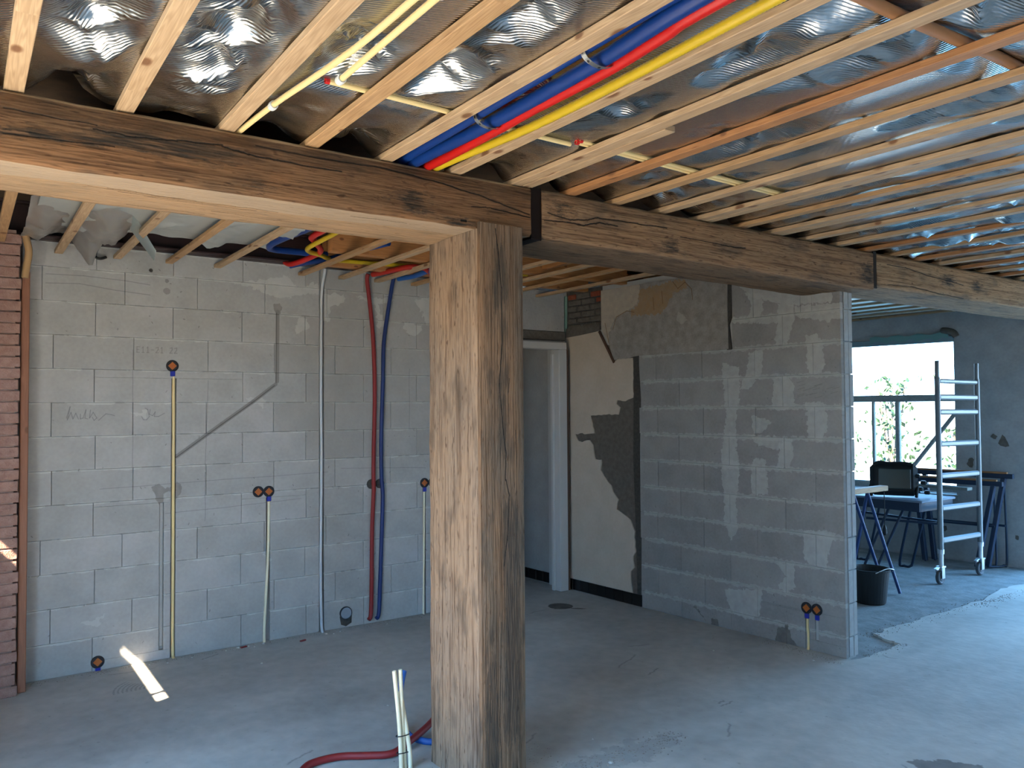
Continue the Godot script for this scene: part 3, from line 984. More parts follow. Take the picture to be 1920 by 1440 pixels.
	tag(foam, "lump of yellowed mounting foam at the top of the corner strip", "foam")

	# doorway: frame, and what closes it
	var fr := base("door_1", at(0, 0, D_BACK))
	tag(fr, "open doorway with a white painted frame", "", "", "structure")
	for j in [[3.45, 0.075], [4.292, 0.088]]:
		var jb := put("jamb", box_mesh(Vector3(j[1], 2.10, 0.11), 0.004, Vector2.ZERO, Vector3(j[0] + j[1] / 2, 1.05, 0.0)), mats.white_paint, fr)
		put("stop", box_mesh(Vector3(0.022, 2.06, 0.03), 0.003, Vector2.ZERO, Vector3(j[0] + (j[1] + 0.01 if j[0] < 4 else -0.01), 1.03, -0.03)), mats.white_paint, jb)
	put("head", box_mesh(Vector3(0.93, 0.062, 0.11), 0.004, Vector2.ZERO, Vector3(3.915, 2.131, 0.0)), mats.white_paint, fr)
	put("moulding", box_mesh(Vector3(0.018, 2.10, 0.02), 0.003, Vector2.ZERO, Vector3(4.390, 1.05, 0.048)), mats.brown_paint, fr)

func to_px(poly: PackedVector2Array, px: Callable) -> PackedVector2Array:
	var out := PackedVector2Array()
	for p in poly: out.append(px.call(p))
	return out

func partition():
	# local u runs towards the camera (u = 0 at depth 5.55), v up, w into the room on the left
	var u_dir := Vector3(0.0664, 0, 1).normalized()
	var wall := base("wall_right")
	wall.transform = frame_at(at(4.43, 0, 5.55), u_dir)
	tag(wall, "partition of grey blocks with pale filler patches, old plaster at its far end", "", "", "structure")
	var du := func(d: float) -> float: return (5.55 - d) * 1.0022
	var u_end: float = du.call(2.945)
	# core; the new block leaf stands free of the ceiling boards
	put("core", holed_wall(-2.4, u_end - 0.012, -0.05, 2.62, 0.125, [[du.call(3.21), 2.338, u_end + 0.1, 2.7]]), mats.glue, wall).position.z = -0.012
	var pitch := 0.2083
	var rects := []
	var u_a: float = du.call(4.66)
	for row in 12:
		var v0: float = -0.078 + row * pitch
		var v1 := v0 + pitch
		v0 = max(v0, 0.0)
		if row == 11: v1 = 2.52
		var joints := []
		var d := (4.253 if row % 2 == 0 else 4.030) + 0.445 * 3
		while d > 2.94:
			if d < 4.60: joints.append(du.call(d + rng.randf_range(-0.006, 0.006)))
			d -= 0.445
		joints.push_front(u_a)
		if u_end - joints[-1] < 0.06: joints.pop_back()
		joints.append(u_end)
		for i in joints.size() - 1:
			var a: float = joints[i]
			var b: float = joints[i + 1]
			var top := v1
			if row >= 10:
				# above the tenth row only the leaf right of the groove goes on
				if b <= du.call(3.80): continue
				a = max(a, du.call(3.765))
			if b > du.call(3.22) and row == 11: top = 2.338
			if row == 11 and b > du.call(3.22) and a < du.call(3.22):
				rects.append(Rect2(a + 0.0015, v0 + 0.001, du.call(3.225) - a - 0.003, v1 - v0 - 0.002))
				a = du.call(3.225)
			if top - v0 < 0.02: continue
			var gp := 0.0011 if b < du.call(3.85) else 0.0003
			rects.append(Rect2(a + gp, v0 + 0.0004, b - a - 2.0 * gp, top - v0 - 0.0008))
	var U0: float = du.call(5.6)
	var UW: float = u_end - U0 + 0.02
	var w := 1150
	var h := 1100
	var px := func(p: Vector2) -> Vector2: return Vector2((p.x - U0) / UW * w, (1.0 - p.y / 2.64) * h)
	var pd := func(p: Vector2) -> Vector2: return px.call(Vector2(du.call(p.x), p.y))
	var uvf := func(p: Vector2) -> Vector2: return Vector2((p.x - U0) / UW, 1.0 - p.y / 2.64)
	var ims := block_image(w, h, rects, px, 211, 0.555)
	var nz := FastNoiseLite.new()
	nz.seed = 78
	nz.frequency = 0.05
	var pale := Color(0.685, 0.685, 0.665)
	# filler trowelled over the bed joints
	for k in range(0, 11):
		var v: float = -0.078 + (k + 1) * pitch
		if v > 2.3: continue
		var band := PackedVector2Array()
		for j in 12: band.append(pd.call(Vector2(4.62 - j * 0.152, v + 0.014 + 0.012 * nz.get_noise_2d(j * 30.0, k * 91.0))))
		for j in 12: band.append(pd.call(Vector2(2.948 + j * 0.152, v - 0.018 + 0.014 * nz.get_noise_2d(j * 33.0 + 400, k * 57.0))))
		paint_poly(ims[0], band, pale, 0.62, 7.0, nz, ims[1], 0.06)
	for a in [[380,223,340,220,339,229,327,228,327,218,332,202,342,201,340,216,375,219], [366,240,351,238,351,225,355,221,364,221,360,230,362,236], [326,226,290,225,289,216,303,214,326,219], [319,206,310,206,307,199,306,187,308,181,316,181,319,188,318,198], [363,197,351,199,353,182,363,172,371,171,365,184], [344,179,335,181,328,175,329,165,327,160,341,156,345,160,344,169], [321,162,308,162,305,154,305,144,309,137,319,138,319,151], [361,153,352,151,346,149,352,142,360,140], [363,139,330,138,332,130,341,130,357,133], [341,135,330,135,329,127,333,118,342,117,340,129], [385,191,371,187,371,166,375,148,374,128,372,115,387,114,387,128,383,149,384,166,386,186], [361,123,351,123,350,113,349,99,362,98,363,110], [385,122,372,121,373,105,375,90,374,72,380,63,386,76,385,95,388,109], [322,78,300,79,305,68,307,55,320,56,324,62], [344,53,330,54,330,38,337,34,343,38,336,45], [386,28,355,33,357,15,367,10,379,12,384,20], [376,250,352,244,330,236,300,234,300,226,330,227,360,236]]:
		var poly := PackedVector2Array()
		for p in cm(a): poly.append(pd.call(p))
		paint_poly(ims[0], poly, pale, 0.85, 8.0, nz, ims[1], 0.1)
	# damp marks low down, rubbings, scribbles
	for a in [[416,12,410,9,404,3,401,0,408,6], [344,8,336,13,333,5,328,0,345,0], [398,4,393,5,391,0,398,0]]:
		var poly := PackedVector2Array()
		for p in cm(a): poly.append(pd.call(p))
		paint_poly(ims[0], poly, Color(0.35, 0.33, 0.31), 0.75, 7.0, nz)
	for k in 16:
		var p := Vector2(3.16 + rng.randf_range(-0.16, 0.12), 1.68 + rng.randf_range(-0.05, 0.07))
		stroke(ims[0], [pd.call(p), pd.call(p + Vector2(-0.05, 0.012))], 0.9, Color(0.33, 0.33, 0.33), 0.45)
	for c in [Vector2(4.36, 1.86), Vector2(4.16, 1.66), Vector2(4.50, 2.05)]:
		for k in 5:
			var arc := []
			for j in 9: arc.append(pd.call(c + Vector2(cos(j * 0.7), 1.9 * sin(j * 0.7)) * (0.012 + 0.007 * k)))
			stroke(ims[0], arc, 0.9, Color(0.42, 0.40, 0.38), 0.35)
	var m := wall_mat(ims, 0.28)
	var chase := [[du.call(3.228), du.call(3.200), -0.01, 0.24], [du.call(3.158), du.call(3.134), 0.07, 0.25]]
	for q in rects:
		put("block", block_mesh(q, 0.030, rng.randf_range(-0.0012, 0.0015), chase, uvf), m, wall)
	# end face of the wall: the block ends with their groove, seen at the right
	for row in 12:
		var v0: float = max(0.0, -0.078 + row * pitch) + 0.0025
		var v1: float = min(-0.078 + (row + 1) * pitch, 2.338) - 0.0025
		if v1 - v0 < 0.03: continue
		var e := put("block_end", box_mesh(Vector3(0.03, v1 - v0, 0.05), 0.003, Vector2.ZERO, Vector3(u_end - 0.012, (v0 + v1) / 2, -0.063)), mats.end_plaster, wall)
		var e2 := put("block_end", box_mesh(Vector3(0.03, v1 - v0, 0.045), 0.003, Vector2.ZERO, Vector3(u_end - 0.012, (v0 + v1) / 2, -0.1155)), mats.end_plaster, wall)
		e.position.x += rng.randf_range(-0.002, 0.002)
		e2.position.x += rng.randf_range(-0.002, 0.003)

	# smooth plastered panel over the blocks, left of the short groove
	var pim := panel_image()
	var puv := func(p: Vector2) -> Vector2: return Vector2((p.x - du.call(5.08)) / (du.call(3.79) - du.call(5.08)), 1.0 - (p.y - 1.96) / 0.68)
	var pan := PackedVector2Array()
	for q in [[5.075, 2.26], [4.99, 2.13], [4.935, 1.985], [4.80, 1.985], [4.72, 2.0], [4.66, 2.005], [4.30, 2.002], [3.795, 2.006], [3.80, 2.3], [3.795, 2.58], [5.075, 2.58]]: pan.append(Vector2(du.call(q[0]), q[1]))
	put("plaster_panel", plate_mesh(pan, -0.014, 0.004, puv), wall_mat(pim, 0.2), wall)
	# cement undercoat and the torn sheet of cream plaster on it
	put("cement_coat", plate_mesh(PackedVector2Array([Vector2(du.call(5.56), 0), Vector2(u_a + 0.004, 0), Vector2(u_a + 0.004, 2.02), Vector2(du.call(5.56), 2.26)]), -0.014, -0.006), mats.cement, wall)
	var cream := PackedVector2Array()
	var raw := cm([555,221,541,223,534,223,521,223,509,224,493,197,488,199,472,199,472,167,481,164,490,165,491,162,487,159,489,153,506,153,522,152,517,137,541,136,537,130,532,129,523,131,519,127,517,117,516,115,509,115,510,106,502,97,498,94,496,89,490,83,492,75,485,72,477,68,472,59,473,54,471,43,474,39,473,30,477,26,477,19,475,9,470,4,468,0,556,0])
	for i in raw.size():
		var a := raw[i]
		var b := raw[(i + 1) % raw.size()]
		var n := int(max(1, a.distance_to(b) / 0.03)) if i < raw.size() - 3 and i > 6 else 1
		for k in n:
			var p := a.lerp(b, float(k) / n)
			if k > 0: p += Vector2(rng.randf_range(-0.006, 0.006), rng.randf_range(-0.006, 0.006))
			cream.append(Vector2(du.call(p.x), p.y))
	var cp := put("cream_plaster", plate_mesh(cream, -0.006, 0.004), mats.plaster_cream, wall)
	tag(cp, "torn sheet of cream painted plaster")
	# dark chiselled groove between plaster and blocks, and the short one higher up
	put("groove", plate_mesh(poly_u(cm([477,219,464,216,467,211,466,198,464,165,466,118,465,60,466,0,470,0,471,60,473,117,472,165,472,200,478,209]), du), -0.010, 0.0005), mats.cement_dark, wall)
	put("groove", plate_mesh(poly_u(cm([381,252,376,252,377,223,379,218,377,200,381,200,380,216,383,217]), du), -0.010, 0.001), mats.cement_dark, wall)
	# brick laid bare in the upper corner
	put("brick_bed", plate_mesh(poly_u(cm([552,262,507,262,507,226,552,222]), du), -0.05, -0.012), mats.cement_dark, wall)
	for k in 6:
		var y := 2.30 + k * 0.053
		var x: float = du.call(5.49) + (0.0 if k % 2 == 0 else -0.06)
		for j in 3:
			var a: float = max(x + j * 0.17, du.call(5.50))
			var b: float = min(x + j * 0.17 + 0.155, du.call(5.085))
			if b - a < 0.03: continue
			put("brick", box_mesh(Vector3(b - a, 0.044, 0.05), 0.006, Vector2.ZERO, Vector3((a + b) / 2, y, -0.03 + rng.randf_range(-0.006, 0.003))), mats.brick_red if k >= 4 and rng.randf() < 0.7 else mats.cement, wall)
	put("mortar_ledge", plate_mesh(poly_u(cm([551,229,530,230,509,230,509,225,521,223,533,222,552,221]), du), -0.03, 0.006), mats.cement, wall)
	var green := put("foam_bead", tube_mesh([Vector3(du.call(5.53), 2.58, -0.01), Vector3(du.call(5.525), 2.5, -0.004), Vector3(du.call(5.53), 2.42, -0.008), Vector3(du.call(5.528), 2.33, -0.004), Vector3(du.call(5.535), 2.24, -0.01)], 0.018, 7), flat_mat(Color(0.50, 0.62, 0.55), 0.9), wall)
	tag(green, "pale green foam bead")
	put("batten_strip", box_mesh(Vector3(0.022, 0.325, 0.012), 0.002), mats.brown_paint, wall).transform = Transform3D(Basis(Vector3.BACK, 0.56), Vector3(du.call(5.012), 2.10, 0.006))
	# black skirting tiles
	var d0 := 5.545
	while d0 > 4.73:
		var t := put("tile", box_mesh(Vector3(0.094, 0.092, 0.012), 0.002, Vector2.ZERO, Vector3(du.call(d0 - 0.05), 0.048, 0.008)), mats.tile, wall)
		d0 -= 0.1
	d0 = 6.95
	while d0 > 5.72:
		put("tile", box_mesh(Vector3(0.094, 0.092, 0.012), 0.002, Vector2.ZERO, Vector3(du.call(d0 - 0.05), 0.048, 0.0)), mats.tile, wall)
		d0 -= 0.1
	# painted plaster of the same wall inside the passage
	put("passage_plaster", plate_mesh(PackedVector2Array([Vector2(du.call(7.8), 0), Vector2(du.call(5.60), 0), Vector2(du.call(5.60), 2.6), Vector2(du.call(7.8), 2.6)]), -0.014, -0.004), mats.plaster_grey, wall)

func poly_u(p: PackedVector2Array, du: Callable) -> PackedVector2Array:
	var out := PackedVector2Array()
	for q in p: out.append(Vector2(du.call(q.x), q.y))
	return out

func panel_image() -> Array:
	# depth 5.08 .. 3.79 left to right, height 1.96 .. 2.64
	var w := 640
	var h := 340
	var a := nbytes(w, h, 301, 0.02, 1, 1, 4)
	var b := nbytes(w, h, 302, 0.1, 1, 1, 3)
	var im := Image.create(w, h, false, Image.FORMAT_RGB8)
	var hm := Image.create(w, h, false, Image.FORMAT_L8)
	for y in h:
		for x in w:
			var i := y * w + x
			var t := 0.56 + (a[i] - 128) * 0.0004 + (b[i] - 128) * 0.0002
			im.set_pixel(x, y, Color(t, t * 0.965, t * 0.92))
			hm.set_pixel(x, y, Color(0.5 + (b[i] - 128) * 0.001, 0, 0))
	var px := func(d: float, v: float) -> Vector2: return Vector2((5.08 - d) / 1.29 * w, (1.0 - (v - 1.96) / 0.68) * h)
	var nz := FastNoiseLite.new()
	nz.seed = 5
	nz.frequency = 0.05
	var go := func(l: Array, c: Color, al: float, rg: float, hv: float):
		var p := PackedVector2Array()
		for i in range(0, l.size(), 2): p.append(px.call(l[i] * 0.01, l[i + 1] * 0.01))
		paint_poly(im, p, c, al, rg, nz, hm, hv)
	go.call([510,262,464,262,464,252,467,242,480,237,492,233,498,222,500,212,508,226], Color(0.70, 0.65, 0.58), 0.9, 7.0, 0.15)
	go.call([464,254,435,256,418,256,416,250,430,246,434,239,443,232,459,233,473,233,474,237,466,242], Color(0.60, 0.48, 0.34), 0.85, 13.0, -0.1)
	go.call([425,232,420,229,416,225,422,222,427,226], Color(0.68, 0.66, 0.62), 0.7, 4.0, 0.05)
	for l in [[503, 230, 499, 214, 497, 205], [494, 224, 490, 234, 478, 238, 470, 236], [430, 256, 425, 250, 418, 254, 412, 248, 411, 240], [441, 250, 440, 240], [450, 246, 449, 236]]:
		var p := []
		for i in range(0, l.size(), 2): p.append(px.call(l[i] * 0.01, l[i + 1] * 0.01))
		stroke(im, p, 3.0, Color(0.44, 0.33, 0.23), 0.7, hm, -0.2)
	return [im, hm]

func end_wall():
	var wall := base("wall_end")
	wall.transform = frame_at(at(8.37, 0, 5.14), Vector3(0.134, 0, 1))
	tag(wall, "rough grey plastered end wall with an unglazed window opening", "", "", "structure")
	var du := func(d: float) -> float: return (5.14 - d) * 1.009
	# window in view, and a wide garden door further along, outside the picture
	put("plaster", holed_wall(-1.1, 7.9, -0.1, 2.8, 0.3, [[du.call(5.62), 0.63, du.call(4.155), 2.31], [du.call(3.40), -0.02, du.call(0.8), 2.4]]), mats.end_plaster, wall)
	# dark and pale blotches of broken plaster
	for a in [[3.72, 1.22, 0.05, 0.9], [3.80, 1.27, 0.03, 0.6], [4.02, 1.0, 0.035, 1.0], [3.75, 0.62, 0.02, 1.0], [4.27, 0.30, 0.02, 1.0], [3.62, 0.28, 0.02, 0.8]]:
		var p := PackedVector2Array()
		for k in 11: p.append(Vector2(du.call(a[0]), a[1]) + Vector2(cos(TAU * k / 11), sin(TAU * k / 11) * a[3] * 1.4) * a[2] * rng.randf_range(0.6, 1.25))
		put("plaster_scar", plate_mesh(p, -0.004, 0.003), mats.cement, wall)
	# lintel strip with torn green film, knob of mortar at its corner
	put("lintel_strip", box_mesh(Vector3(1.50, 0.062, 0.07), 0.004, Vector2.ZERO, Vector3(du.call(4.89), 2.281, -0.012)), flat_mat(Color(0.45, 0.54, 0.56), 0.6), wall)
	var film := PackedVector2Array()
	for k in 14: film.append(Vector2(du.call(5.0 - k * 0.062), 2.345 + 0.012 * sin(k * 1.7)))
	for k in 14: film.append(Vector2(du.call(5.0 - (13 - k) * 0.062), 2.285 + 0.02 * sin(k * 2.3)))
	put("film", plate_mesh(film, 0.024, 0.028), flat_mat(Color(0.40, 0.56, 0.54), 0.4), wall)
	put("mortar_lump", tube_mesh([Vector3(du.call(4.26), 2.37, 0.0), Vector3(du.call(4.20), 2.36, 0.015), Vector3(du.call(4.15), 2.34, 0.01), Vector3(du.call(4.13), 2.30, 0.0)], 0.036, 8), mats.cement, wall)
	put("sill", box_mesh(Vector3(1.52, 0.06, 0.34), 0.006, Vector2.ZERO, Vector3(du.call(4.88), 0.63, -0.13)), mats.end_plaster, wall)

	# what is left of the old window frame
	var win := base("window_1")
	win.transform = wall.transform
	tag(win, "remains of a weathered window frame in the opening, without glass", "", "", "structure")
	var wood := grain_mat(Color(0.52, 0.53, 0.51), Color(0.66, 0.67, 0.65), 91, 0.05, 2.0, 0.9, 0.3)
	put("transom", box_mesh(Vector3(1.47, 0.075, 0.07), 0.01, Vector2.ZERO, Vector3(du.call(4.888), 1.665, -0.17)), wood, win)
	put("mullion", box_mesh(Vector3(0.032, 0.97, 0.05), 0.008, Vector2.ZERO, Vector3(du.call(5.055), 1.145, -0.17)), wood, win)
	put("mullion", box_mesh(Vector3(0.048, 0.97, 0.06), 0.008, Vector2.ZERO, Vector3(du.call(4.79), 1.145, -0.17)), wood, win)
	put("bottom_rail", box_mesh(Vector3(1.47, 0.07, 0.07), 0.01, Vector2.ZERO, Vector3(du.call(4.888), 0.70, -0.17)), wood, win)
	var br := base("window_brace")
	br.transform = wall.transform
	tag(br, "slanting grey timber prop across the lower right of the window opening", "prop")
	put("prop", tube_mesh([Vector3(du.call(4.17), 1.50, -0.05), Vector3(du.call(4.75), 0.72, -0.05)], 0.022, 8, 2), wood, br)

# ---------------------------------------------------------------- oak post and beam
func beams():
	var warm := Color(0.56, 0.43, 0.31)
	var dark := Color(0.27, 0.185, 0.115)
	var grey := Color(0.49, 0.395, 0.30)
	var hgt := H_BEAM_TOP - H_BEAM_LOW
	var dep := D_BEAM_FAR - D_BEAM_NEAR
	var per := 2.0 * (hgt + dep)
	var zc := -(D_BEAM_NEAR + D_BEAM_FAR) / 2
	var yc := (H_BEAM_TOP + H_BEAM_LOW) / 2
	# [x0, x1, seed, label, cracks (x, height on the near face), stains]
	var segs := [
		[-0.70, 2.058, 500, "long old oak beam left of the dark strap, resting on the oak post",
			[[0.34,2.50, 0.43,2.498, 0.59,2.511, 0.737,2.52, 0.828,2.506, 0.955,2.503, 1.173,2.50], [0.853,2.545, 1.05,2.54, 1.334,2.545, 1.57,2.53, 1.783,2.504, 2.05,2.458], [0.1,2.52, 0.35,2.515], [1.75,2.45, 1.85,2.455, 2.05,2.44], [0.10,2.44, 0.4,2.455]],
			[[9,245.4,18,247.2,32,247.6,40,252,54,251.3,68,251.5,78,249.8,77,246.4,59,245.1,51,245.4,43,246.3,32,244.8,9,243.2], [85,242,88,242,88,238,85,238], [140,247,150,248,152,238,146,238], [165,239,178,240,178,236,165,235.5], [-60,248,5,247,5,243,-60,242]]],
		[2.118, 4.745, 640, "middle old oak beam between the two dark straps, reaching the block partition",
			[[2.15,2.479, 2.27,2.463, 2.366,2.472, 2.442,2.494, 2.7,2.497, 2.9,2.50], [2.13,2.439, 2.26,2.448, 2.36,2.446, 2.46,2.472, 2.57,2.474], [3.0,2.47, 3.3,2.46, 3.5,2.465]],
			[[219,254,224,254,225,246,220,246], [290,244,297,245,296,238,290,238], [460,250,473,249,473,240,465,240]]],
		[4.785, 9.02, 780, "far oak beam right of the second strap, running to the end wall",
			[[4.9,2.514, 5.12,2.515, 5.41,2.484, 5.89,2.46], [4.9,2.38, 5.18,2.392, 5.56,2.37, 5.9,2.36]],
			[[560,252,575,252,572,243,560,244], [600,250,612,251,616,244,604,243]]]]
	var nz := FastNoiseLite.new()
	nz.seed = 9
	nz.frequency = 0.05
	for s in segs:
		var x0: float = s[0]
		var l: float = s[1] - x0
		var w := int(min(2000, l / 0.0021))
		var h := 610
		var wa := warm if s[2] == 500 else Color(0.53, 0.415, 0.305)
		var ims := oak(w, h, s[2], wa, dark, grey, 0.5)
		var px := func(x: float, y: float) -> Vector2: return Vector2((x - x0) / l * w, (H_BEAM_TOP - y) / per * h)
		# left beam: dark patina on the near face, underside planed paler
		var split := int(hgt / per * h)
		var tone: Array = {500: [0.84, 0.785, 0.73], 640: [1.04, 1.02, 1.0], 780: [1.2, 1.2, 1.19]}[s[2]]  # far beam: near face painted lighter for the light falling on it
		for y in h:
			for x in w:
				var c: Color = ims[0].get_pixel(x, y)
				if y <= split: c = Color(c.r * tone[0], c.g * tone[1], c.b * tone[2])
				elif s[2] == 500:
					c = c.lerp(Color(0.61, 0.515, 0.41), 0.5)
					if y < split + int(dep / per * h * (0.40 + 0.03 * sin(x * 0.01))): c = c.lerp(Color(0.56, 0.51, 0.45), 0.55)
				elif s[2] == 640: c = Color(c.r * 0.92, c.g * 0.93, c.b * 0.95)
				ims[0].set_pixel(x, y, c)
		for st in s[5]:
			var p := PackedVector2Array()
			for q in cm(st): p.append(px.call(q.x, q.y))
			soak(ims[0], p, Color(0.13, 0.12, 0.11), 0.85, 20.0, nz)
		# upper part of the near face weathered darker brown, in streaks
		if s[2] == 500:
			for k in 14:
				var xa := -0.6 + k * 0.19
				var p := PackedVector2Array([px.call(xa, 2.57), px.call(xa + 0.3, 2.57), px.call(xa + 0.33, 2.50 + 0.02 * sin(k * 2.0)), px.call(xa - 0.03, 2.505)])
				soak(ims[0], p, Color(0.22, 0.16, 0.11), 0.35, 26.0, nz)
		for c in s[4]:
			for i in range(0, c.size() - 2, 2):
				stroke(ims[0], wander(px.call(c[i], c[i + 1]), px.call(c[i + 2], c[i + 3]), 0.9, 10, int(c[i] * 977)), 2.0 if i > 0 else 1.3, Color(0.06, 0.045, 0.035), 0.9, ims[1], -0.6)
		if s[2] == 500: stroke(ims[0], [px.call(1.700, 2.383), px.call(1.722, 2.383)], 4.0, Color(0.02, 0.02, 0.02), 1.0, ims[1], -0.8)
		# splits along the underside
		for k in 9:
			var xa := x0 + rng.randf() * l * 0.8
			var v := (hgt + rng.randf_range(0.05, dep - 0.05)) / per * h
			stroke(ims[0], wander(Vector2((xa - x0) / l * w, v), Vector2((xa - x0 + rng.randf_range(0.2, 0.6)) / l * w, v + rng.randf_range(-6, 6)), 1.0, 14, k + int(s[2])), 1.4, Color(0.14, 0.10, 0.07), 0.75, ims[1], -0.4)
		var bend = null
		if s[2] == 640:
			bend = func(p: Vector3) -> Vector3: return Vector3(0, (-0.028 * clampf((p.x - 0.9) / 1.7, 0, 1)) if p.y < 0.0 else 0.0, 0)
		var bm := base("oak_beam", Vector3(x0, yc, zc))
		put("timber", timber_mesh(l, hgt, dep, 0.012, 0.006, s[2], bend), oak_mat(ims, 0.9), bm)
		tag(bm, s[3], "beam")
	# dark steel straps closing the joints between the beams
	for s in [[2.058, 2.118, "dark brown steel strap round the beam joint beside the post"], [4.745, 4.785, "narrow dark strap round the beam joint above the partition end"]]:
		var sp := base("beam_strap", at((s[0] + s[1]) / 2, H_BEAM_LOW, D_BEAM_NEAR))
		var wd: float = s[1] - s[0]
		put("front_plate", box_mesh(Vector3(wd - 0.002, 0.235, 0.008), 0.002, Vector2.ZERO, Vector3(0, 0.104, -0.006)), mats.steel_brown, sp)
		put("bottom_plate", box_mesh(Vector3(wd - 0.002, 0.008, dep), 0.002, Vector2.ZERO, Vector3(0, -0.007, -dep / 2)), mats.steel_brown, sp)
		tag(sp, s[2], "strap")

	# the post: hewn box of oak boards, its front board lapping over the beam
	var x_l := 1.772
	var x_r := 1.995
	var d_n := 2.795
	var d_f := 3.212
	var hp := H_BEAM_LOW - 0.001
	var pw := x_r - x_l
	var pd := d_f - d_n
	var pper := 2.0 * (pw + pd)
	var wq := 1150
	var hq := 640
	var pim := oak(wq, hq, 910, Color(0.55, 0.46, 0.375), Color(0.26, 0.19, 0.14), Color(0.51, 0.44, 0.375), 0.42)
	# timber_mesh runs along x; the post is turned so that its x is up. near face first (right to left), then left face from near to far
	var pl := func(y: float, d: float) -> Vector2: return Vector2(y / hp * wq, (pw + (d - d_n)) / pper * hq)
	var pf := func(y: float, x: float) -> Vector2: return Vector2(y / hp * wq, (x_r - x) / pper * hq)
	for c in [[2.2,3.125, 1.99,3.10, 1.89,3.09, 1.7,3.085], [2.2,2.906, 1.88,2.909, 1.6,2.99, 1.28,2.981, 1.05,2.972, 0.82,2.98, 0.37,2.981, 0.0,2.985], [0.92,3.082, 0.69,3.084, 0.45,3.104, 0.3,3.10], [1.42,2.93, 1.242,2.929], [0.50,2.944, 0.40,2.94, 0.34,2.945], [2.3,3.02, 2.1,3.03], [2.25,2.84, 1.95,2.85]]:
		for i in range(0, c.size() - 2, 2): stroke(pim[0], wander(pl.call(c[i], c[i + 1]), pl.call(c[i + 2], c[i + 3]), 0.8, 10, int(c[i] * 773)), 1.8, Color(0.12, 0.08, 0.055), 0.85, pim[1], -0.5)
	for c in [[1.242,2.929], [1.077,2.976], [1.016,2.858], [0.857,2.922]]:
		stroke(pim[0], [pl.call(c[0] - 0.006, c[1]), pl.call(c[0] + 0.008, c[1])], 5.0, Color(0.03, 0.025, 0.02), 1.0, pim[1], -0.8)
	stroke(pim[0], [pl.call(0.472, 2.925), pl.call(0.472, 2.965)], 2.0, Color(0.06, 0.045, 0.035), 0.9, pim[1], -0.4)
	for a in [[150, 293, 168, 291, 170, 286, 150, 287], [60, 288, 20, 292, 0, 300, 0, 284, 40, 283], [30, 312, 0, 318, 0, 302, 25, 305]]:
		var p := PackedVector2Array()
		for q in cm(a): p.append(pl.call(q.x, q.y))
		soak(pim[0], p, Color(0.25, 0.22, 0.19), 0.5, 20.0, nz)
	var post := base("oak_post", at(x_l, 0, d_n))
	tag(post, "square old oak post standing under the beam in the foreground", "post")
	var pb := put("timber", timber_mesh(hp, pw, pd, 0.008, 0.005, 911), oak_mat(pim, 0.8), post)
	# local x -> up, local y (near..) -> right, local z -> towards the camera
	pb.transform = Transform3D(Basis(Vector3.UP, Vector3.LEFT, Vector3.BACK), Vector3(pw / 2, 0, -pd / 2))
	# front board
	var fb_h := 2.374
	var bim := oak(1150, 420, 930, Color(0.49, 0.385, 0.295), dark, Color(0.43, 0.365, 0.305), 0.6)
	var bper := 2.0 * (pw + 0.024)
	var bf := func(y: float, x: float) -> Vector2: return Vector2(y / fb_h * 1150, (x - x_l) / bper * 420)
	for c in [[2.352,1.852, 2.285,1.861, 2.105,1.88, 1.878,1.882, 1.697,1.867, 1.517,1.883, 1.404,1.899, 1.291,1.898, 1.223,1.915, 1.066,1.907, 0.934,1.885]]:
		for i in range(0, c.size() - 2, 2): stroke(bim[0], wander(bf.call(c[i], c[i + 1]), bf.call(c[i + 2], c[i + 3]), 0.8, 10, i), 2.6, Color(0.05, 0.04, 0.03), 0.9, bim[1], -0.6)
	for c in [[0.7,1.87, 0.3,1.86, 0.05,1.87], [0.45,1.81, 0.3,1.815], [1.5,1.95, 1.38,1.955], [1.72,1.92, 1.66,1.915]]:
		for i in range(0, c.size() - 2, 2): stroke(bim[0], wander(bf.call(c[i], c[i + 1]), bf.call(c[i + 2], c[i + 3]), 0.7, 8, i + 50), 1.6, Color(0.10, 0.08, 0.06), 0.8, bim[1], -0.5)
	for a in [[230,190,205,192,200,184,228,184], [165,190,140,191,140,186,165,186], [120,196,60,197,20,196,20,188,70,189,120,187], [60,184,10,186,0,178,50,179]]:
		var p := PackedVector2Array()
		for q in cm(a): p.append(bf.call(q.x, q.y))
		soak(bim[0], p, Color(0.17, 0.155, 0.14), 0.6, 18.0, nz)
	var fb := put("front_board", timber_mesh(fb_h, pw + 0.001, 0.022, 0.004, 0.0025, 931), oak_mat(bim, 0.7), post)
	fb.transform = Transform3D(Basis(Vector3.UP, Vector3.LEFT, Vector3.BACK), Vector3(pw / 2, 0, 0.008))

# ---------------------------------------------------------------- battens, joists, foil
const ORD := ["first", "second", "third", "fourth", "fifth", "sixth", "seventh", "eighth", "ninth", "tenth", "eleventh", "twelfth", "thirteenth", "fourteenth", "fifteenth", "sixteenth", "seventeenth", "eighteenth", "nineteenth", "twentieth", "twenty-first", "twenty-second", "twenty-third", "twenty-fourth", "twenty-fifth", "twenty-sixth", "twenty-seventh", "twenty-eighth", "twenty-ninth", "thirtieth", "thirty-first"]
var batten_x := []

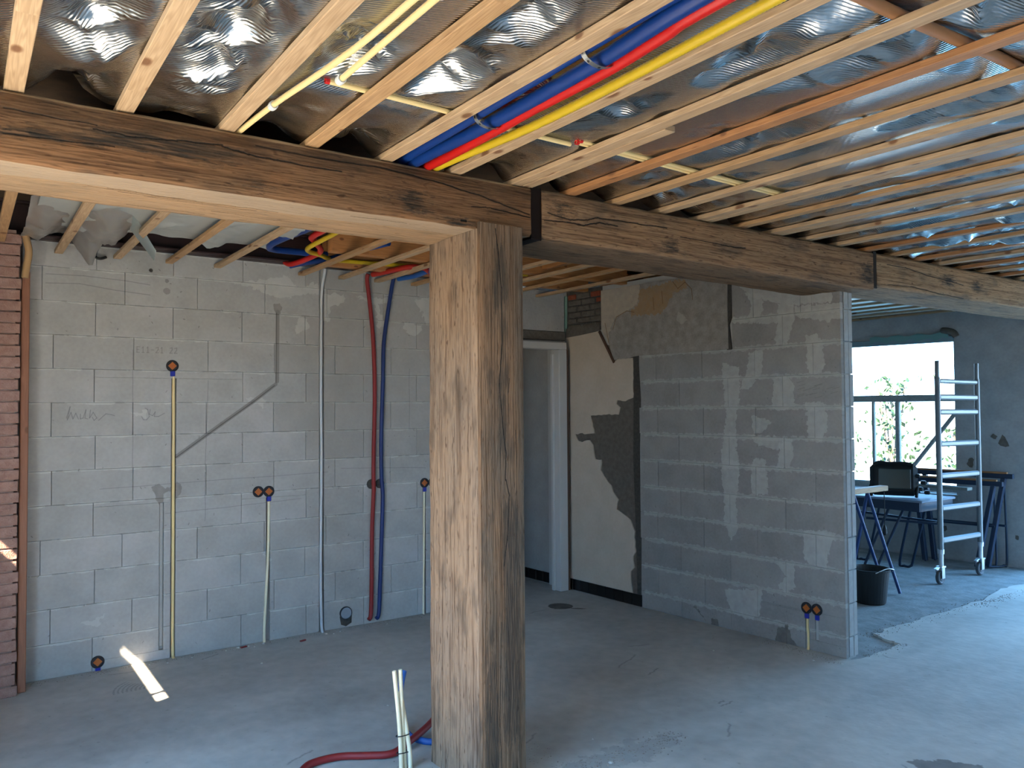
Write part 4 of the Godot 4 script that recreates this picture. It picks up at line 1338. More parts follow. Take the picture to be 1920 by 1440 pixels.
func ceiling_things():
	# battens on the camera's side of the beam, about 31 cm apart
	var xs := [0.127, 0.433, 0.755, 1.061, 1.364, 1.678, 1.985, 2.288, 2.574, 2.884, 3.168, 3.490, 3.765, 4.090]
	while xs[-1] < 8.4: xs.append(xs[-1] + 0.302)
	var outside := [-0.18, -0.48]
	batten_x = outside.duplicate()
	batten_x.append_array(xs)
	batten_x.sort()
	var tone := ["pine_pale", "pine_pale", "pine_pale", "pine_warm", "pine_pale", "pine_pale", "pine_pale", "pine_orange", "pine_warm", "pine_pale", "pine_pale", "pine_warm", "pine_pale", "pine_pale"]
	var fronts := []
	for k in 5: fronts.append(box_mesh(Vector3(0.053, 0.0225, 6.05), 0.002, Vector2(k * 0.37, k * 0.07)))
	for i in xs.size():
		var x: float = xs[i]
		var t: String = tone[i] if i < tone.size() else ["pine_warm", "pine_orange", "pine_pale", "pine_orange"][i % 4]
		var o := put("ceiling_batten", fronts[i % 5], mats[t])
		o.position = at(x, H_BEAM_TOP + 0.0125, 0.44)
		tag(o, "%s pine ceiling batten from the left in front of the oak beam" % ORD[i], "batten", "battens in front of the beam")
	for i in outside.size():
		var o := put("ceiling_batten", fronts[i], mats.pine_pale)
		o.position = at(outside[i], H_BEAM_TOP + 0.0125, 0.44)
		tag(o, "pine ceiling batten just beyond the left edge, %s out" % ["nearest", "farther"][i], "batten", "battens in front of the beam")
	# short doubled pieces
	for q in [[2.043, 2.02, 1.0, "short pale batten doubled onto the seventh batten beside the strap"], [3.225, 1.5, 2.6, "pale batten doubled alongside the eleventh batten"], [3.822, 1.0, 3.6, "pale batten doubled alongside the thirteenth batten"]]:
		var o := put("ceiling_batten", box_mesh(Vector3(0.05, 0.0225, q[2]), 0.002, Vector2(0.4, 0.11)), mats.pine_pale)
		o.position = at(q[0], H_BEAM_TOP + 0.0120, 2.95 - q[2] / 2)
		tag(o, q[3], "batten", "battens in front of the beam")
	# battens behind the beam, lapped beside the front ones and a little lower
	var rears := []
	for k in 4: rears.append(box_mesh(Vector3(0.046, 0.0225, 2.22), 0.002, Vector2(k * 0.41, k * 0.09)))
	var n := 0
	for i in xs.size():
		var x: float = xs[i] + (0.053 if i < 5 else 0.012)
		if i == 5 or (x > 4.34 and x < 4.80): continue
		var o := put("ceiling_batten", rears[i % 4], mats["pine_pale" if i % 3 else "pine_warm"])
		o.position = at(x, 2.557, 4.385 if x < 4.4 else 4.6)
		tag(o, "%s pine batten from the left behind the oak beam, %s" % [ORD[n], "running to the block wall" if x < 4.4 else "in the far room"], "batten", "battens behind the beam")
		n += 1
	# joists along the room, laid bare behind the beam
	var jm := pine(51, Color(0.55, 0.36, 0.20), Color(0.70, 0.48, 0.28), 10)
	var joists := [[3.62, 1.90, 4.40], [4.18, 1.90, 4.40], [4.72, 1.90, 4.40], [5.20, 2.05, 4.40]]
	for i in joists.size():
		var q: Array = joists[i]
		var o := put("ceiling_joist", box_mesh(Vector3(q[2] - q[1], 0.185, 0.07), 0.004, Vector2(i * 0.5, 0.1)), jm)
		o.position = at((q[1] + q[2]) / 2, 2.672, q[0])
		tag(o, "%s bare brown joist behind the oak beam, crossing above the battens" % ORD[i], "joist", "bare joists behind the beam")
	for i in 4:
		var q: Array = [[3.65], [4.2], [4.75], [5.3]][i]
		var o := put("ceiling_joist", box_mesh(Vector3(3.9, 0.185, 0.07), 0.004, Vector2(i * 0.3, 0.2)), jm)
		o.position = at(6.62, 2.706, q[0])
		tag(o, "%s joist of the far room, above its battens" % ORD[i], "joist", "joists of the far room")
	# short stubs nailed between
	for q in [[2.02, 3.95, "brown timber block between joists beside the yellow hose"], [3.55, 4.45, "brown timber block between joists right of the post"]]:
		var o := put("timber_block", box_mesh(Vector3(0.06, 0.15, 0.42), 0.004), jm)
		o.position = at(q[0], 2.69, q[1])
		tag(o, q[2], "timber")
	# steel beam over the back wall
	var sb := base("steel_beam", at(1.3, 2.60, 5.36))
	tag(sb, "dark maroon steel beam lying along the top of the block wall", "beam")
	put("web", box_mesh(Vector3(3.4, 0.20, 0.012), 0.0, Vector2.ZERO, Vector3(0, 0.10, 0)), mats.steel_maroon, sb)
	put("flange", box_mesh(Vector3(3.4, 0.014, 0.13), 0.003, Vector2.ZERO, Vector3(0, 0.008, 0)), mats.steel_maroon, sb)
	put("flange", box_mesh(Vector3(3.4, 0.014, 0.13), 0.003, Vector2.ZERO, Vector3(0, 0.193, 0)), mats.steel_maroon, sb)

	# foil blankets, stapled up by the battens and bellying between them
	var cuts := [-0.66, 0.127, 1.061, 1.985, 2.884, 3.765, 4.69, 5.60, 6.50, 7.41, 8.56]
	var words := ["at the left edge of the ceiling", "left of the cream pipes", "above the blue and red hoses", "right of the yellow hose", "below the brown pipe", "left of the middle of the right half", "above the second strap", "over the far floor", "towards the end wall", "against the end wall"]
	for i in cuts.size() - 1:
		var o := put("foil_blanket", foil_mesh(cuts[i], cuts[i + 1], -2.5, 2.86, 700 + i), mats.foil)
		tag(o, "crinkled silver insulation foil " + words[i], "foil", "foil blankets between the battens")
	var grey := put("foil_blanket", foil_mesh(0.30, 1.56, 3.24, 4.86, 760, 0.55), mats.foil_back)
	tag(grey, "dull grey insulation foil behind the beam above the block wall", "foil")
	var farf := put("foil_blanket", foil_mesh(4.75, 8.2, 3.26, 5.6, 770, 0.3), mats.foil_back)
	tag(farf, "dull insulation foil above the battens of the far room", "foil")
	# torn flap hanging in the left corner
	var st := tool()
	st.set_smooth_group(0)
	var nz := FastNoiseLite.new()
	nz.seed = 88
	nz.frequency = 2.6
	var rows := []
	for j in 19:
		var row := []
		for i in 25:
			var s := i / 24.0
			var t := j / 18.0
			var x := lerpf(0.27, 0.86 - 0.1 * t, s)
			var d := lerpf(4.35, 5.22, t)
			var gap := clampf(minf(absf(x - 0.485), absf(x - 0.807)) / 0.1 - 0.25, 0.0, 1.0)
			var y := 2.612 - (0.07 * sin(PI * t) * (0.7 + 0.3 * s) + 0.03 * t) * gap + 0.03 * nz.get_noise_2d(x * 3, d * 2) + 0.012 * nz.get_noise_2d(x * 9 + 7, d * 8)
			if s > 0.8: y -= (s - 0.8) * 0.20 * t * gap
			if t > 0.75 and s > 0.45 and s < 0.78: y -= (t - 0.75) * 0.5 * gap
			row.append(at(x, y, d))
		rows.append(row)
	for j in 18:
		for i in 24:
			quad(st, rows[j][i], rows[j][i + 1], rows[j + 1][i + 1], rows[j + 1][i], Vector2(i, j) * 0.03, Vector2(i + 1, j) * 0.03, Vector2(i + 1, j + 1) * 0.03, Vector2(i, j + 1) * 0.03)
	var film := flat_mat(Color(0.60, 0.58, 0.56), 0.28, 0.55)
	var flap := put("foil_flap", done(st), film)
	tag(flap, "torn shiny foil flap sagging in the left corner above the brick nib", "foil")
	var curl := tool()
	curl.set_smooth_group(0)
	for i in 8:
		for j in 3:
			var p := []
			for q in [[0, 0], [1, 0], [1, 1], [0, 1]]:
				var s: float = (i + q[0]) / 8.0
				var t: float = (j + q[1]) / 3.0
				p.append(at(lerpf(0.72, 0.965, s), 2.60 - 0.05 * s - 0.03 * t * (1.0 - s) - 0.05 * t * t, lerpf(4.40, 5.12, s) + 0.06 * t))
			quad(curl, p[0], p[1], p[2], p[3])
	var cu := put("film_curl", done(curl), mats.film)
	tag(cu, "pale curled edge of torn film pointing down beside the steel beam", "film")

func foil_mesh(x0: float, x1: float, d0: float, d1: float, sd: int, amp := 1.0) -> ArrayMesh:
	var nz := FastNoiseLite.new()
	nz.seed = 4021
	nz.frequency = 1.0
	nz.fractal_octaves = 1
	var step := 0.0175
	var nx := int(ceil((x1 - x0) / step))
	var nd := int(ceil((d1 - d0) / step))
	var verts := PackedVector3Array()
	var uvs := PackedVector2Array()
	var top := H_BEAM_TOP + 0.026
	for j in nd + 1:
		var d := lerpf(d0, d1, float(j) / nd)
		for i in nx + 1:
			var x := lerpf(x0, x1, float(i) / nx)
			# distance to the nearest battens
			var near: float = 9.0
			for b in batten_x: near = minf(near, absf(x - b))
			var free := clampf((near - 0.022) / 0.12, 0.0, 1.0)
			free = free * free * (3.0 - 2.0 * free)
			var big := nz.get_noise_2d(x * 1.1, d * 1.5)
			var mid := nz.get_noise_2d(x * 3.4 + 50.0, d * 2.2 + x * 1.5)
			var crease: float = 1.0 - absf(nz.get_noise_2d(x * 2.4 + 9.0 + d * 0.9, d * 2.9 - x * 0.8)) * 2.6
			crease = pow(clampf(crease, 0.0, 1.0), 3.0)
			var small := nz.get_noise_2d(x * 11.0, d * 9.0 + 40.0)
			var pull: float = sin(d * 14.0 + 4.0 * nz.get_noise_2d(x * 0.4, d * 0.8)) * exp(-near * 11.0)
			var y: float = top + amp * (free * (0.012 + 0.050 * big + 0.042 * mid - 0.034 * crease) + 0.0022 * small * (0.25 + free) + 0.009 * pull)
			# sharp pleats pulled across from batten to batten
			var pn := nz.get_noise_2d(x * 1.1 + 70.0 + d * 0.5, d * 4.2 - x * 0.9)
			var pleat := pow(clampf(1.0 - absf(pn) * 3.2, 0.0, 1.0), 4.0)
			y -= amp * pleat * (0.004 + 0.016 * free) * clampf(0.6 + 2.0 * nz.get_noise_2d(x * 0.9, d * 0.7 + 33.0), 0.0, 1.0)
			var gl := pow(clampf(1.0 - absf(nz.get_noise_2d(x * 4.6 + d * 1.7 + 11.0, d * 6.4 - x * 1.3)) * 2.6, 0.0, 1.0), 4.0)
			y -= amp * 0.0065 * gl * (0.3 + free)
			y = max(y, top - 0.044 * free) if free > 0.05 else max(y, top - 0.001)
			# room for what lies between foil and battens
			if d1 < 3.0:
				if x > 0.86 and x < 3.3: y = max(y, top + 0.022 * exp(-pow((d - 2.31) / 0.035, 2.0)))
				if x > 1.68 and x < 4.3: y = max(y, top + 0.036 * exp(-pow((d - 1.075) / 0.05, 2.0)))
				if x > 1.39 and x < 1.652: y = max(y, top + 0.024 * smoothstep(0.0, 0.06, x - 1.385) * smoothstep(0.0, 0.03, 1.655 - x))
				if x > 0.782 and x < 1.035: y = max(y, top + 0.004)
			# the edge by the beam is turned up and rumpled
			if d1 < 3.0 and d > 2.40:
				var e := (d - 2.40) / 0.46
				y += free * (0.035 * e * (1.0 + 1.2 * nz.get_noise_2d(x * 2.0, 3.0)) + 0.022 * e * nz.get_noise_2d(x * 5.0, d * 9.0))
			verts.append(at(x, y, d))
			uvs.append(Vector2(x, d))
	var idx := PackedInt32Array()
	for j in nd:
		for i in nx:
			var a := j * (nx + 1) + i
			var b := a + 1
			var c := a + nx + 1
			var e := c + 1
			idx.append_array(PackedInt32Array([a, c, b, b, c, e]))
	var arr := []
	arr.resize(Mesh.ARRAY_MAX)
	arr[Mesh.ARRAY_VERTEX] = verts
	arr[Mesh.ARRAY_TEX_UV] = uvs
	arr[Mesh.ARRAY_INDEX] = idx
	var am := ArrayMesh.new()
	am.add_surface_from_arrays(Mesh.PRIMITIVE_TRIANGLES, arr)
	var st := SurfaceTool.new()
	st.create_from(am, 0)
	st.generate_normals()
	return st.commit()

# ---------------------------------------------------------------- hoses and pipes on the ceiling
func thing_tube(called: String, pts: Array, r: float, m: Material, label: String, category: String, group := "", hollow := 0.0, sides := 12) -> MeshInstance3D:
	var o := put(called, tube_mesh(pts, r, sides, 8, hollow), m)
	tag(o, label, category, group)
	return o

func pipes():
	var y := 2.578
	thing_tube("insulated_hose", [at(1.50, y + 0.012, 3.05), at(1.492, y + 0.006, 2.72), at(1.494, y, 2.25), at(1.478, y - 0.002, 1.69), at(1.45, y + 0.002, 1.25), at(1.44, y, 0.3), at(1.44, y, -2.4)], 0.0225, mats.hose_blue, "lower blue insulated hose hanging in front of its twin above the beam", "hose")
	thing_tube("insulated_hose", [at(1.47, y + 0.022, 3.05), at(1.452, y + 0.02, 2.70), at(1.44, y + 0.018, 2.3), at(1.415, y + 0.016, 1.69), at(1.412, y + 0.018, 1.25), at(1.41, y + 0.016, 0.3), at(1.41, y + 0.016, -2.4)], 0.019, mats.hose_blue, "upper blue insulated hose tucked against the fifth batten", "hose")
	thing_tube("insulated_hose", [at(1.555, y + 0.008, 3.05), at(1.548, y - 0.004, 2.72), at(1.536, y - 0.008, 2.3), at(1.525, y - 0.009, 2.06), at(1.523, y - 0.010, 1.7), at(1.504, y - 0.008, 1.45), at(1.488, y - 0.006, 1.26), at(1.48, y - 0.005, 0.3), at(1.48, y - 0.005, -2.4)], 0.0185, mats.hose_red, "bright red insulated hose on the ceiling between blue and yellow", "hose")
	var yel := put("corrugated_conduit", hose_mesh([at(1.60, y + 0.01, 3.05), at(1.586, y - 0.004, 2.71), at(1.622, y - 0.006, 2.2), at(1.618, y - 0.005, 1.70), at(1.60, y - 0.004, 1.25), at(1.59, y, 0.6), at(1.59, y, -0.5)], 0.0155), mats.hose_yellow)
	tag(yel, "yellow corrugated conduit on the ceiling beside the red hose", "conduit")
	# perforated hanger strips round the hoses
	for q in [[1.66, 1.405, 1.515, "galvanised perforated hanger strip round the hoses, nearer the camera"], [2.24, 1.42, 1.525, "galvanised perforated hanger strip round the hoses, nearer the beam"]]:
		var hs := base("hanger_strip", at(0, 0, q[0]))
		tag(hs, q[3], "strap", "hanger strips of the hoses")
		var st := tool()
		st.set_smooth_group(-1)
		var prev := []
		for k in 13:
			var a := lerpf(-0.2, PI + 0.2, k / 12.0)
			var c := Vector3((q[1] + q[2]) / 2 - cos(a) * (q[2] - q[1]) * 0.56, y + 0.004 - sin(a) * 0.034, 0)
			var now := [c + Vector3(0, 0, 0.009), c - Vector3(0, 0, 0.009)]
			if prev: quad(st, prev[0], now[0], now[1], prev[1])
			prev = now
		put("band", done(st), mats.zinc, hs)
		for k in 5:
			var a := lerpf(0.2, PI - 0.2, k / 4.0)
			put("hole", lathe_mesh([Vector2(0.0, 0.0), Vector2(0.0045, 0.0)], 10), mats.wire_black, hs).transform = Transform3D(Basis(Vector3.RIGHT, PI / 2).rotated(Vector3.BACK, a - PI / 2), Vector3((q[1] + q[2]) / 2 - cos(a) * (q[2] - q[1]) * 0.575, y + 0.004 - sin(a) * 0.0352, 0))
	# cream conduits
	thing_tube("conduit_pipe", [at(0.80, 2.577, 2.85), at(0.822, 2.577, 2.5), at(0.866, 2.576, 2.07), at(0.882, 2.576, 1.67), at(0.89, 2.576, 0.4), at(0.90, 2.576, -2.3)], 0.0095, mats.pvc, "long cream conduit pipe running over the beam beside the third batten", "pipe", "", 0.8)
	thing_tube("conduit_pipe", [at(0.922, 2.576, 2.20), at(0.924, 2.576, 1.68), at(0.925, 2.576, 1.60)], 0.0095, mats.pvc, "short cream conduit pipe beside the long one, ending in a clear clip", "pipe", "", 0.8)
	thing_tube("conduit_pipe", [at(0.908, 2.597, 2.284), at(1.33, 2.598, 2.30), at(1.66, 2.598, 2.325), at(1.90, 2.598, 2.33)], 0.0085, mats.pvc, "cream conduit pipe crossing above battens left of the hoses, red end", "pipe", "", 0.8)
	thing_tube("conduit_pipe", [at(1.908, 2.600, 2.281), at(2.29, 2.600, 2.296), at(2.63, 2.600, 2.312), at(3.2, 2.600, 2.33)], 0.0085, mats.pvc, "upper of two cream conduit pipes crossing right of the yellow conduit", "pipe", "", 0.8)
	thing_tube("conduit_pipe", [at(1.906, 2.598, 2.30), at(2.29, 2.598, 2.316), at(2.63, 2.598, 2.332), at(3.2, 2.598, 2.35)], 0.0085, mats.pvc, "lower of two cream conduit pipes crossing right of the yellow conduit", "pipe", "", 0.8)
	thing_tube("drain_pipe", [at(1.72, 2.606, 1.092), at(1.97, 2.606, 1.088), at(2.34, 2.606, 1.068), at(2.6, 2.606, 1.058), at(4.2, 2.606, 1.03)], 0.0165, mats.pvc_brown, "brown plastic pipe crossing above the battens at top right", "pipe", "", 0.8)
	for e in [[at(0.906, 2.597, 2.284), "conduit_pipe_002"], [at(1.906, 2.600, 2.281), "conduit_pipe_003"], [at(1.904, 2.598, 2.300), "conduit_pipe_004"]]:
		var ring := put("red_end", lathe_mesh([Vector2(0.0066, 0.004), Vector2(0.0066, -0.001), Vector2(0.0092, -0.001), Vector2(0.0092, 0.012)], 12, Basis(Vector3.UP, PI / 2)), mats.hose_red, get_node(e[1]))
		ring.position = e[0]
		tag(ring, "red pipe end")
	for p in [at(0.922, 2.576, 2.205), at(0.925, 2.576, 1.60), at(0.822, 2.577, 2.52)]:
		var clip := put("pipe_clip", lathe_mesh([Vector2(0.0105, -0.014), Vector2(0.0135, -0.014), Vector2(0.0145, 0.0), Vector2(0.0135, 0.014), Vector2(0.0105, 0.014)], 12), flat_mat(Color(0.80, 0.81, 0.80), 0.3))
		clip.position = p
		tag(clip, "translucent white clip " + ["at the end of the short cream pipe", "holding the cream pipe pair at the top edge", "on the long cream pipe near the beam"][taken["pipe_clip"]], "clip", "pipe clips")
	# behind the beam
	thing_tube("insulated_hose", [at(1.62, 2.60, 3.3), at(1.615, 2.62, 4.3), at(1.58, 2.615, 4.58), at(1.55, 2.60, 4.78), at(1.60, 2.60, 4.92), at(1.80, 2.615, 5.0), at(2.0, 2.62, 5.02)], 0.022, mats.hose_blue, "blue hose bending behind the beam above the steel beam", "hose")
	thing_tube("insulated_hose", [at(1.70, 2.605, 3.3), at(1.70, 2.615, 4.4), at(1.76, 2.615, 4.62), at(1.88, 2.60, 4.82), at(1.875, 2.585, 5.06), at(1.835, 2.575, 5.24), at(1.83, 2.60, 5.34)], 0.018, mats.hose_red, "red hose bending behind the beam down to the wall top", "hose")
	var y2 := put("corrugated_conduit", hose_mesh([at(1.66, 2.60, 3.3), at(1.75, 2.60, 4.2), at(1.752, 2.592, 4.5), at(1.745, 2.580, 4.68), at(1.80, 2.582, 4.80), at(1.91, 2.59, 4.90), at(2.06, 2.60, 5.06), at(2.38, 2.62, 5.14), at(3.6, 2.62, 4.95)], 0.0145, 0.008), mats.hose_yellow)
	tag(y2, "yellow conduit making a sharp bend behind the beam", "conduit")
	thing_tube("insulated_hose", [at(1.86, 2.58, 5.34), at(1.93, 2.595, 5.27), at(2.02, 2.60, 5.09), at(2.1, 2.62, 4.9), at(2.2, 2.63, 4.5)], 0.018, mats.hose_blue, "blue hose end under the battens above the white wall pipe", "hose")
	# the pair that comes down the back wall
	thing_tube("wall_hose", [at(2.50, 2.60, 5.46), at(2.497, 2.56, 5.475), at(2.516, 2.42, 5.478), at(2.55, 2.10, 5.482), at(2.562, 1.70, 5.482), at(2.553, 1.30, 5.482), at(2.548, 1.08, 5.476), at(2.548, 0.98, 5.474), at(2.539, 0.705, 5.482), at(2.534, 0.272, 5.482), at(2.526, 0.07, 5.478), at(2.505, 0.035, 5.47)], 0.0155, mats.hose_red_dusty, "dusty red hose running down the block wall beside the blue one", "hose")
	thing_tube("wall_hose", [at(2.715, 2.60, 5.46), at(2.71, 2.56, 5.475), at(2.687, 2.43, 5.478), at(2.638, 2.10, 5.482), at(2.628, 1.78, 5.482), at(2.614, 1.377, 5.482), at(2.613, 1.08, 5.476), at(2.622, 0.94, 5.474), at(2.617, 0.66, 5.482), at(2.603, 0.30, 5.482), at(2.590, 0.07, 5.478), at(2.565, 0.035, 5.47)], 0.0150, flat_mat(Color(0.05, 0.16, 0.38), 0.55), "dusty blue hose running down the block wall right of the red one", "hose")
	thing_tube("insulated_hose", [at(2.50, 2.585, 5.38), at(2.52, 2.578, 5.15), at(2.55, 2.576, 4.93), at(2.64, 2.57, 4.86), at(2.76, 2.562, 4.98), at(2.88, 2.555, 5.14), at(3.0, 2.57, 5.3)], 0.020, flat_mat(Color(0.62, 0.11, 0.07), 0.5), "red hose looping below the battens left of the post top", "hose")
	thing_tube("insulated_hose", [at(2.722, 2.575, 5.40), at(2.735, 2.566, 5.16), at(2.71, 2.566, 4.86), at(2.75, 2.575, 4.6), at(2.8, 2.60, 4.2)], 0.0195, mats.hose_blue_faded, "blue hose under the battens beside the red loop", "hose")

# ---------------------------------------------------------------- conduits and boxes on the walls
func flush_box(parent: Node3D, c: Vector3, neck := true):
	# round flush box with orange insert and blue conduit neck; local z points out of the wall
	var rim := put("rim", lathe_mesh([Vector2(0.0, -0.03), Vector2(0.036, -0.03), Vector2(0.0385, 0.001), Vector2(0.0345, 0.006), Vector2(0.031, 0.006), Vector2(0.029, 0.001), Vector2(0.0, 0.001)], 24), mats.box_dark, parent)
	rim.position = c
	var st := tool()
	var sq := PackedVector2Array()
	for k in 16:
		var a := TAU * k / 16 + PI / 4
		var r: float = 0.025 / max(abs(cos(a - PI / 4)) + abs(sin(a - PI / 4)), 0.8) * 1.05
		sq.append(Vector2(cos(a - PI / 4), sin(a - PI / 4)) * r)
	add_plate(st, sq, -0.001, 0.003)
	add_lathe(st, Vector3(0, 0, 0.003), [Vector2(0.006, 0.0), Vector2(0.005, 0.0015), Vector2(0.0, 0.0016)], Basis.IDENTITY, 10)
	var ins := put("insert", done(st), mats.box_orange, parent)
	ins.position = c
	if neck:
		var nk := put("neck", box_mesh(Vector3(0.030, 0.036, 0.020), 0.004), mats.box_blue, parent)
		nk.position = c + Vector3(0.002, -0.050, -0.004)

func wall_services():
	var w := Vector3(0, 0, -D_BACK)
	for q in [[1.138, 1.881, true, "single orange flush box high on the block wall above its conduit", "", 0.0], [1.697, 1.028, false, "left box of the orange pair in the middle of the block wall", "orange pair in the middle", 0.0], [1.770, 1.026, true, "right box of the orange pair in the middle of the block wall", "orange pair in the middle", 0.0], [0.717, 0.052, true, "orange flush box low by the floor near the sunlight streak", "", 0.0], [2.990, 1.012, true, "left box of the orange pair half hidden by the post", "orange pair by the post", 0.0], [3.062, 1.012, true, "right box of the orange pair, mostly hidden by the post", "orange pair by the post", 0.0]]:
		var b := base("flush_box", Vector3(q[0], q[1], -D_BACK + 0.002))
		flush_box(b, Vector3.ZERO, q[2])
		tag(b, q[3], "flush box", q[4])
	# a pair of orange boxes on the partition
	var u_dir := Vector3(0.0664, 0, 1).normalized()
	for q in [[3.216, 0.268, "left of the two orange boxes low on the partition"], [3.142, 0.270, "right of the two orange boxes low on the partition"]]:
		var b := base("flush_box")
		var f := frame_at(at(4.43, 0, 5.55), u_dir)
		b.transform = Transform3D(f.basis, f * Vector3((5.55 - q[0]) * 1.0022, q[1], 0.003))
		flush_box(b, Vector3.ZERO)
		tag(b, q[2], "flush box", "orange pair on the partition")
	# conduits in their chases
	thing_tube("wall_conduit", [at(1.147, 1.815, 5.508), at(1.149, 1.4, 5.507), at(1.150, 0.6, 5.507), at(1.150, 0.06, 5.503), at(1.153, -0.004, 5.47)], 0.0095, mats.pvc, "cream conduit in a chase from the high box to the floor", "conduit", "", 0.8)
	thing_tube("wall_conduit", [at(1.772, 0.965, 5.505), at(1.770, 0.74, 5.505), at(1.764, 0.52, 5.503), at(1.750, 0.305, 5.496), at(1.739, 0.10, 5.492), at(1.737, -0.004, 5.485)], 0.0095, mats.pvc_pale, "cream conduit below the orange pair in the middle", "conduit", "", 0.8)
	thing_tube("wall_conduit", [at(2.164, 2.61, 5.46), at(2.152, 2.45, 5.495), at(2.150, 2.236, 5.502), at(2.149, 1.70, 5.503), at(2.152, 1.237, 5.503), at(2.149, 0.78, 5.502), at(2.146, 0.40, 5.50), at(2.150, 0.06, 5.495), at(2.152, -0.004, 5.47)], 0.0105, mats.pvc_white, "white pipe running from ceiling to floor on the block wall", "pipe", "", 0.8)
	thing_tube("wall_conduit", [at(2.990, 0.95, 5.506), at(2.987, 0.62, 5.505), at(2.978, 0.029, 5.50), at(2.975, -0.004, 5.48)], 0.0085, mats.pvc_pale, "left cream conduit below the pair by the post", "conduit", "", 0.8)
	thing_tube("wall_conduit", [at(3.063, 0.95, 5.506), at(3.064, 0.62, 5.505), at(3.062, 0.02, 5.50), at(3.06, -0.004, 5.48)], 0.0085, mats.pvc_pale, "right cream conduit below the pair by the post", "conduit", "", 0.8)
	var f2 := frame_at(at(4.43, 0, 5.55), u_dir)
	var cpts := []
	for q in [[3.213, 0.225, -0.006], [3.216, 0.15, -0.008], [3.210, 0.09, -0.006], [3.208, 0.02, -0.002], [3.208, -0.004, 0.006]]: cpts.append(f2 * Vector3((5.55 - q[0]) * 1.0022, q[1], q[2]))
	thing_tube("wall_conduit", cpts, 0.0085, mats.pvc, "short cream conduit below the boxes on the partition", "conduit", "", 0.8)
	# capped drain by the floor
	var dr := base("drain_socket", at(2.335, 0.105, D_BACK - 0.004))
	tag(dr, "round grey drain socket low on the block wall right of the white pipe", "drain")
	put("collar", lathe_mesh([Vector2(0.0, -0.02), Vector2(0.046, -0.02), Vector2(0.046, 0.008), Vector2(0.041, 0.010)], 24), mats.box_dark, dr)
	put("cap", lathe_mesh([Vector2(0.041, 0.010), Vector2(0.038, 0.006), Vector2(0.0, 0.006)], 24), flat_mat(Color(0.52, 0.55, 0.58), 0.5), dr)
	put("recess", plate_mesh(PackedVector2Array([Vector2(-0.045, -0.02), Vector2(0.045, -0.02), Vector2(0.043, -0.075), Vector2(0.0, -0.095), Vector2(-0.035, -0.08)]), -0.004, 0.0045), mats.cement_dark, dr)
	# mortar where the two dusty hoses are fixed
	for q in [[2.548, 1.03, "left clump of mortar behind the dusty red hose"], [2.618, 1.03, "right clump of mortar behind the dusty blue hose"]]:
		var o := put("mortar_pat", lathe_mesh([Vector2(0.038, -0.004), Vector2(0.034, 0.008), Vector2(0.022, 0.014), Vector2(0.0, 0.015)], 12), mats.cement_dark)
		o.position = at(q[0] - 0.008, q[1], D_BACK)
		tag(o, q[2], "mortar", "mortar clumps behind the hoses")
	# dark bracket poking from the wall top
	var bk := base("bracket", at(0.66, 2.545, D_BACK - 0.01))
	tag(bk, "small black bent bracket high on the block wall by the torn foil", "bracket")
	var st := tool()
	add_tube(st, smooth([Vector3(-0.045, 0.022, 0.01), Vector3(-0.02, 0.018, 0.02), Vector3(0.03, -0.008, 0.02), Vector3(0.055, -0.010, 0.015), Vector3(0.085, 0.004, 0.01)], 3), 0.0085, 6)
	add_tube(st, smooth([Vector3(-0.02, 0.015, 0.018), Vector3(-0.022, -0.016, 0.012)], 2), 0.006, 6)
	put("arm", done(st), mats.wire_black, bk)

# ---------------------------------------------------------------- the far room: scaffold, trestles, lamp, bucket
func rod(st: SurfaceTool, a: Vector3, b: Vector3, r: float, sides := 10):
	add_tube(st, PackedVector3Array([a, b]), r, sides)

func bar(st: SurfaceTool, a: Vector3, b: Vector3, w: float, h: float, bevel := 0.003):
	var z := (b - a).normalized()
	var x := z.cross(Vector3.UP).normalized() if abs(z.y) < 0.95 else Vector3.RIGHT
	var y := x.cross(z).normalized()
	add_box(st, (a + b) / 2, Vector3(w, h, a.distance_to(b)), bevel, Basis(x, y, -z))

func one_rod(called: String, parent: Node, a: Vector3, b: Vector3, r: float, m: Material):
	var st := tool()
	rod(st, a, b, r)
	return put(called, done(st), m, parent)

func one_bar(called: String, parent: Node, a: Vector3, b: Vector3, w: float, h: float, m: Material):
	var st := tool()
	bar(st, a, b, w, h)
	return put(called, done(st), m, parent)

